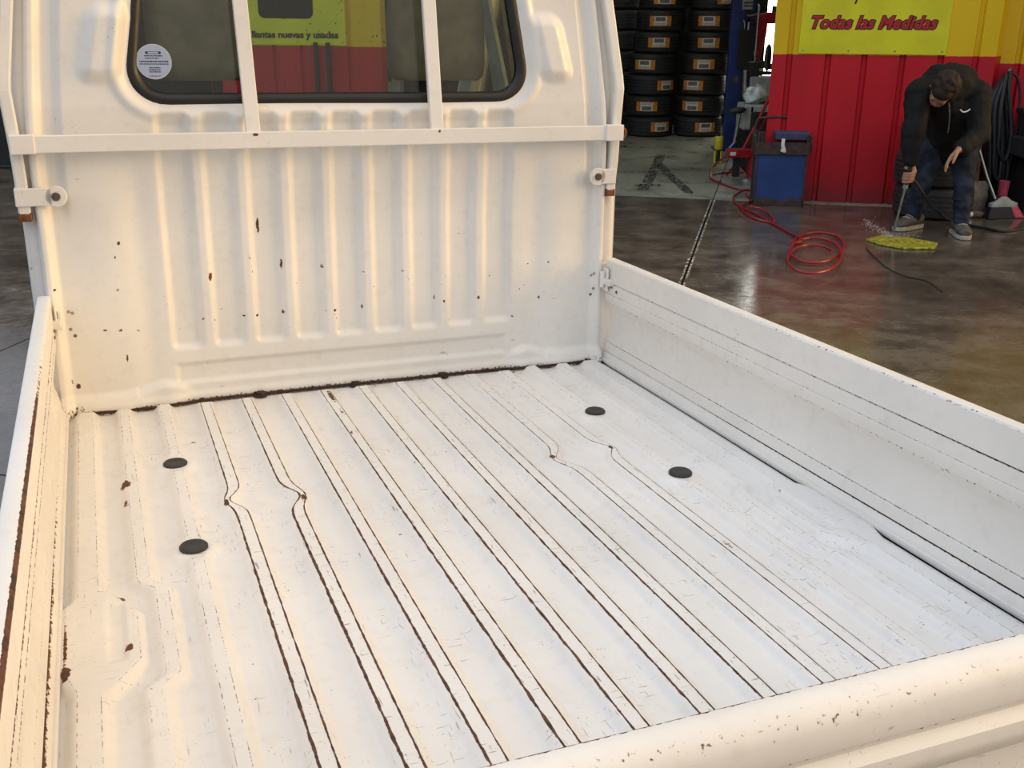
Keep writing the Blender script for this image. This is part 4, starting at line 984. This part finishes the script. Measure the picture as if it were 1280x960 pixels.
bz = MB(); bz.add([(.05, -.025, .088), (.112, -.025, .088), (.112, .025, .088), (.05, .025, .088), (.086, -.05, 0.003), (.165, -.05, .003), (.165, .05, .003), (.086, .05, .003)], [(0, 1, 2, 3), (4, 7, 6, 5), (0, 4, 5, 1), (1, 5, 6, 2), (2, 6, 7, 3), (3, 7, 4, 0)]); o = bz.build('pink_bristles', M['pink'], br_, bevel=.006); o['label'] = 'pink end of the bristles'
sb_ = at(1226, 268, z=0); shv = empty('shovel', (sb_.x, sb_.y + .12, 0), (-.18, 0, 0)); tag(shv, 'worn shovel standing blade down behind the broom', 'shovel')
bl = MB(); rows = []
for z, hwd, dp in ((.0, .035, 0), (.03, .075, .004), (.10, .095, .012), (.20, .095, .016), (.235, .07, .012)): rows.append([Vector((x * hwd, dp * (1 - x * x) * -1 + (.0 if k == 0 else .004), z)) for k in (0, 1) for x in ((-1, -.5, 0, .5, 1) if k == 0 else (1, .5, 0, -.5, -1))])
bl.loft(rows).build('blade', M['shovel'], shv, 40)
MB().tube([(0, 0, .21), (.004, .0, .45), (-.004, .0, .78)], .015, 8).build('handle', M['wood'], shv, True)
MB().tube([(-.05, 0, .80), (0, 0, .775), (.05, 0, .80), (.045, 0, .86), (-.045, 0, .86), (-.05, 0, .80)], .011, 8).build('grip', M['wood'], shv, True)
cq = at(1252, 251, z=.0); cup = MB().lathe([(.0005, 0), (.036, 0), (.042, .115), (.039, .115), (.034, .006), (.0005, .006)], 20).build('red_cup', M['pink'], None, 40)
cqq = at(1252, 249, 8.02); cup.location = (cqq.x, 8.02, .135); tag(cup, 'small red plastic cup standing behind the broom', 'cup')
M['cupstand'] = M['matblack']
st = MB().box(-.06, .06, -.06, .06, 0, .134).build('black_block', M['matblack'], None, bevel=.01); st.location = (cqq.x - .02, 8.02, 0); tag(st, 'low black block under the red cup', 'block')
bq = at(1218, 270, z=.0); btl = empty('spray_bottle', (bq.x, bq.y - .06, .026), (0, math.pi / 2, .2)); tag(btl, 'small white and brown bottle lying on the floor beside the shoe', 'bottle')
MB().lathe([(.0005, -.055), (.024, -.055), (.026, -.03), (.026, .02), (.012, .04), (.012, .05), (.0005, .05)], 16).build('body', M['wood'], btl, 40)
MB().lathe([(.0005, -.095), (.019, -.095), (.021, -.055), (.0005, -.055)], 16).build('cap', M['white'], btl, 40)
# --- pale machine seen through the cab
pm0 = at(489, 112, 10.6); pm = empty('pale_cabinet', (pm0.x, 10.6, 0)); tag(pm, 'pale green cabinet inside the shop, seen through the cab windows', 'cabinet')
zt = at(489, 75, 10.5).z
MB().box(-.10, .10, -.1, .3, .04, zt).build('body', M['palegreen'], pm, bevel=.015)
MB().box(-.085, .085, -.108, -.10, .10, zt - .35).build('door', M['palegreen'], pm, bevel=.004)
MB().box(-.08, .02, -.11, -.10, zt - .20, zt - .08).build('dark_panel', M['matblack'], pm)
for x in (-.07, .07): MB().box(x - .02, x + .02, -.08, .28, 0, .04).build('foot', M['matblack'], pm)
# --- unseen tube lamps, added to brighten the shop interior
for (u_, v_, wh_l) in ((-1.2, 1.4, 'nearest the bay opening'), (-1.2, 3.6, 'deep in the bay over the tyres')):
    e = yard_empty('added_tube_lamp', u_, v_, 4.40); tag(e, 'unseen fluorescent tube lamp added under the shop roof, ' + wh_l, 'lamp', 'added tube lamps under the shop roof')
    MB().box(-.6, .6, -.05, .05, .0, .10).build('housing', M['white'], e)
    MB().tube([(-.57, 0, -.03), (.57, 0, -.03)], .018, 10, False).build('tube', M['tube'], e)
    MB().box(-.60, -.575, -.03, .03, -.06, .0).box(.575, .60, -.03, .03, -.06, 0).build('holder', M['white'], e)
# ------------------------------------------------------------------ the man with the wand
PF = at(1175, 290, z=0)
man = empty('person', (PF.x, PF.y, 0)); tag(man, 'man in a black jacket and dark jeans bending over with a pressure wand', 'person')
OFF = Vector((PF.x, PF.y, 0))
def J(px, py, Y): return at(px, py, Y) - OFF
def folds(o, size, strength):
    t = bpy.data.textures.new('cloth_folds', 'CLOUDS'); t.noise_scale = size; t.noise_depth = 2
    d = o.modifiers.new('folds', 'DISPLACE'); d.texture = t; d.strength = strength; d.mid_level = .5; d.texture_coords = 'LOCAL'
def remesh(o, vox, smooth=6, fac=.5):
    m = o.modifiers.new('union', 'REMESH'); m.mode = 'VOXEL'; m.voxel_size = vox; m.use_smooth_shade = True
    s_ = o.modifiers.new('soften', 'SMOOTH'); s_.factor = fac; s_.iterations = smooth
    return o
pel = J(1186, 182, 7.52); spine = J(1188, 134, 7.46); chest = J(1187, 110, 7.26); neck = J(1182, 113, 7.08)
hipL = J(1205, 186, 7.50); kneeL = J(1205, 232, 7.26); ankL = J(1201, 279, 7.22)
hipR = J(1166, 186, 7.52); kneeR = J(1151, 232, 7.38); ankR = J(1142, 271, 7.46)
shL = J(1220, 117, 7.22); elL = J(1224, 168, 7.12); wrL = J(1199, 187, 6.98)
shR = J(1150, 116, 7.22); elR = J(1141, 166, 7.12); wrR = J(1138, 206, 7.10)
hc = J(1179, 112, 6.92)
# head: looks down and to its right
fwd = Vector((-.42, -.20, -.88)).normalized()        # direction of the face
crown = Vector((-.26, -.93, .26)); crown = (crown - fwd * crown.dot(fwd)).normalized()
side = fwd.cross(crown).normalized()                   # towards the figure's left or right ear
HM = Matrix((side, fwd, crown)).transposed()
def hp_(s, f, c): return hc + side * s + fwd * f + crown * c
body = MB()
body.ellipsoid(hp_(0, -.005, .02), (.075, .095, .105), HM); body.ellipsoid(hp_(0, .035, -.05), (.058, .065, .075), HM)
body.ellipsoid(hp_(0, .060, -.095), (.032, .030, .026), HM)                                   # chin
body.capsule(hp_(0, .084, .008), hp_(0, .100, -.030), .008, .011, 10, 4)                      # nose
body.capsule(hp_(-.035, .080, .022), hp_(.035, .080, .022), .012, .012, 10, 4)                # brow
body.capsule(hp_(-.022, .088, -.066), hp_(.022, .088, -.066), .009, .009, 8, 3)               # lips
for sg in (-1, 1): body.ellipsoid(hp_(sg * .076, -.008, -.015), (.012, .022, .034), HM, 10, 6)
body.capsule(hp_(0, -.03, -.06), neck, .055, .060)
body.capsule(neck, chest, .06, .10); body.capsule(chest, spine, .11, .11); body.capsule(spine, pel, .11, .10)
for sg, (a, b_, c_) in (('L', (shL, elL, wrL)), ('R', (shR, elR, wrR))):
    body.capsule(chest, a, .08, .065); body.capsule(a, b_, .050, .042); body.capsule(b_, c_, .040, .026)
for a, b_, c_ in ((hipL, kneeL, ankL), (hipR, kneeR, ankR)):
    body.capsule(pel, a, .08, .07); body.capsule(a, b_, .068, .050); body.capsule(b_, c_, .052, .036)
# left hand: relaxed, hanging from the wrist, fingers to the lower left
def hand(wr, dirv, across, curl, thumb_side, palm=.085, grip=False):
    d = dirv.normalized(); ac = (across - d * across.dot(d)).normalized(); nn = d.cross(ac)       # nn: palm side
    k0 = wr + d * .015
    for i in range(4):
        o_ = (i - 1.5) * .019; base_ = wr + d * (palm - abs(i - 1.2) * .004) + ac * o_
        body.capsule(k0 + ac * o_ * .8, base_, .017, .013, 10, 4)
        L = (.036, .042, .039, .030)[i]; p = base_; dd = d
        for s_, (ln, r0, r1) in enumerate(((L, .0105, .0095), (L * .72, .0095, .0085), (L * .55, .0085, .007))):
            ang = curl[min(s_, 2)]; dd = (dd * math.cos(ang) + nn * math.sin(ang)).normalized(); q = p + dd * ln
            body.capsule(p, q, r0, r1, 8, 3); p = q
    t0 = wr + d * .025 + ac * thumb_side * .024; t1 = wr + d * .055 + ac * thumb_side * .050 + nn * .018
    t2 = t1 + d * .032 + nn * .014 + ac * thumb_side * (-.006 if grip else .004); t3 = t2 + d * .022 + nn * .008 - ac * thumb_side * (.014 if grip else .002)
    body.capsule(t0, t1, .016, .012, 8, 3); body.capsule(t1, t2, .011, .010, 8, 3); body.capsule(t2, t3, .010, .008, 8, 3)
hand(wrL, Vector((-.62, -.12, -.62)), Vector((.25, .75, -.35)), (.25, .35, .3), -1)
# right hand: palm behind the grip, four fingers closed round it, thumb from the other side
gc = wtop - OFF + wd * .012
ga = (Vector((1, .35, 0)) - wd * Vector((1, .35, 0)).dot(wd)).normalized(); gb = wd.cross(ga)      # ga: palm side, gb: towards or away from the eye
if gb.y > 0: gb = -gb
pc = gc + ga * .034
body.capsule(wrR + Vector((0, 0, .005)), pc + wd * .030, .025, .024, 12, 4); body.capsule(pc + wd * .030, pc - wd * .034, .023, .019, 12, 4)
body.capsule(wrR, pc + wd * .012 + gb * -.014, .022, .022, 12, 4)
for i in range(4):
    h = .036 - .0205 * i; rr_ = (.0295, .0305, .030, .0285)[i]; f0, f1 = (.0105, .0085); L_ = (3.3, 3.6, 3.5, 3.0)[i]
    q0 = None
    for k in range(6):
        th = .35 + L_ * k / 5; q = gc + wd * (h - .004 * k) + (ga * math.cos(th) + gb * math.sin(th)) * rr_
        if q0 is not None: body.capsule(q0, q, f0 - .0004 * k, f0 - .0004 * (k + 1), 8, 3)
        q0 = q
q0 = pc + wd * .036 - gb * .016
for k in range(5):
    th = -.75 - .62 * k; q = gc + wd * (.046 + .002 * k) + (ga * math.cos(th) + gb * math.sin(th)) * .031
    body.capsule(q0, q, .0125 - .0008 * k, .0118 - .0008 * k, 8, 3); q0 = q
remesh(body.build('body', M['skin'], man), .0055, 3, .5)
# hair
hr = MB(); hr.ellipsoid(hp_(0, -.020, .045), (.086, .098, .092), HM, 20, 12); hr.ellipsoid(hp_(0, -.055, -.005), (.080, .070, .080), HM, 20, 12); hr.ellipsoid(hp_(0, .045, .082), (.066, .048, .040), HM)
for i in range(70):
    a, b_ = rng.uniform(-1.3, 1.3), rng.uniform(-.9, 1.4); q = hp_(.084 * math.sin(a), -.02 + .095 * math.sin(b_) * math.cos(a), .047 + .088 * math.cos(b_) * math.cos(a)); hr.ellipsoid(q, (.014, .014, .014), None, 8, 5)
remesh(hr.build('hair', M['hair'], man), .008, 2)
for sg in (-1, 1): MB().ellipsoid(hp_(sg * .030, .083, .002), (.011, .008, .007), HM, 10, 6).build('eye', M['eye'], man, True)
# jacket
jk = MB()
jk.capsule(pel + Vector((0, -.02, .02)), spine, .155, .175); jk.capsule(spine, chest, .175, .165); jk.capsule(chest, neck + (chest - neck) * .25, .16, .085)
jk.capsule(chest + Vector((.06, .02, .03)), spine + Vector((.05, 0, .02)), .13, .14); jk.capsule(chest + Vector((-.06, .02, .03)), spine + Vector((-.05, 0, .02)), .13, .14)
jk.capsule(chest + Vector((0, -.02, -.10)), pel + Vector((0, -.10, .06)), .13, .13)
for a, b_, c_ in ((shL, elL, wrL), (shR, elR, wrR)):
    jk.capsule(chest + Vector((0, .06, .0)), a, .125, .098); jk.capsule(a, b_, .094, .074)
    e_ = b_ + (c_ - b_) * .84; jk.capsule(b_, e_, .072, .052)
    for t in (.2, .5, .78): q = b_ + (c_ - b_) * t; jk.ellipsoid(q, (.070 - .02 * t, .070 - .02 * t, .018), (c_ - b_).to_track_quat('Z', 'Y').to_matrix(), 14, 8)
    q = b_ + (e_ - b_) * 1.0; jk.ellipsoid(q, (.050, .050, .022), (c_ - b_).to_track_quat('Z', 'Y').to_matrix(), 14, 8)
jk.lathe([(.062 + .02 * math.cos(t), .022 * math.sin(t)) for t in np.linspace(0, 2 * math.pi, 9)[:-1]], 18, Matrix.Translation(neck + (hc - neck) * .12) @ (hc - neck).to_track_quat('Z', 'Y').to_matrix().to_4x4(), closed=True)
jk_o = remesh(jk.build('jacket', M['jacket'], man), .010, 5); folds(jk_o, .09, .030)
zp = MB().tube([J(1186, 128, 6.985), J(1187, 145, 7.02), J(1185, 166, 7.10)], .004, 6).build('zip', M['steel'], man, True)
lg = MB().tube([J(1200, 137, 6.975), J(1204, 140, 6.98), J(1209, 139, 6.99), J(1212.5, 136.5, 7.0)], .0045, 6); lo_ = lg.build('chest_mark', M['white'], man, True); lo_['label'] = 'small white curved mark on the chest'
# jeans
jn = MB()
for sg, a, b_, c_ in ((1, hipL, kneeL, ankL), (-1, hipR, kneeR, ankR)):
    jn.capsule(pel + Vector((0, 0, .03)), a, .135, .10); jn.capsule(a, b_, .098, .070); jn.capsule(b_, c_ + (b_ - c_) * .04, .067, .053)
    for t in (.15, .35, .6, .8, .95): q = b_ + (c_ - b_) * t; jn.ellipsoid(q + Vector(rng.normal(0, .006, 3)), (.072 - .014 * t, .072 - .014 * t, .014), None, 14, 8)
jn_o = remesh(jn.build('jeans', M['jeans'], man), .009, 4); folds(jn_o, .055, .020)
# shoes
def shoe(ank, toe_dir):
    f = Vector((toe_dir[0], toe_dir[1], 0)).normalized(); r = Vector((f.y, -f.x, 0)); c = Vector((ank.x, ank.y, 0))
    rings = []
    for t, hw, h in ((-.085, .030, .06), (-.07, .042, .085), (-.02, .044, .10), (.04, .046, .085), (.10, .052, .062), (.15, .048, .050), (.185, .030, .038)):
        rings.append([c + f * t + r * hw * math.cos(a) + Vector((0, 0, .022 + h * .5 + h * .5 * math.sin(a))) for a in np.linspace(0, 2 * math.pi, 17)[:-1]])
    so = MB().loft(rings).build('shoe', M['shoe'], man, True)
    pl = [(-.09, .030), (-.06, .046), (0, .046), (.08, .054), (.14, .052), (.18, .036), (.196, .012)]
    ring = [c + f * t + r * w_ for t, w_ in pl] + [c + f * t - r * w_ for t, w_ in pl[::-1]]
    MB().loft([[p for p in ring], [p + Vector((0, 0, .028)) for p in ring]]).build('sole', M['sole'], so, bevel=.004)
    for t in (.02, .05, .08): MB().tube([c + f * t + r * .03 + Vector((0, 0, .108 - t * .3)), c + f * (t + .008) + Vector((0, 0, .120 - t * .35)), c + f * t - r * .03 + Vector((0, 0, .108 - t * .3))], .004, 6).build('lace', M['sole'], so, True)
shoe(ankL + Vector((0, .02, 0)), (-.12, -1)); shoe(ankR + Vector((0, .0, 0)), (-.85, -.55))
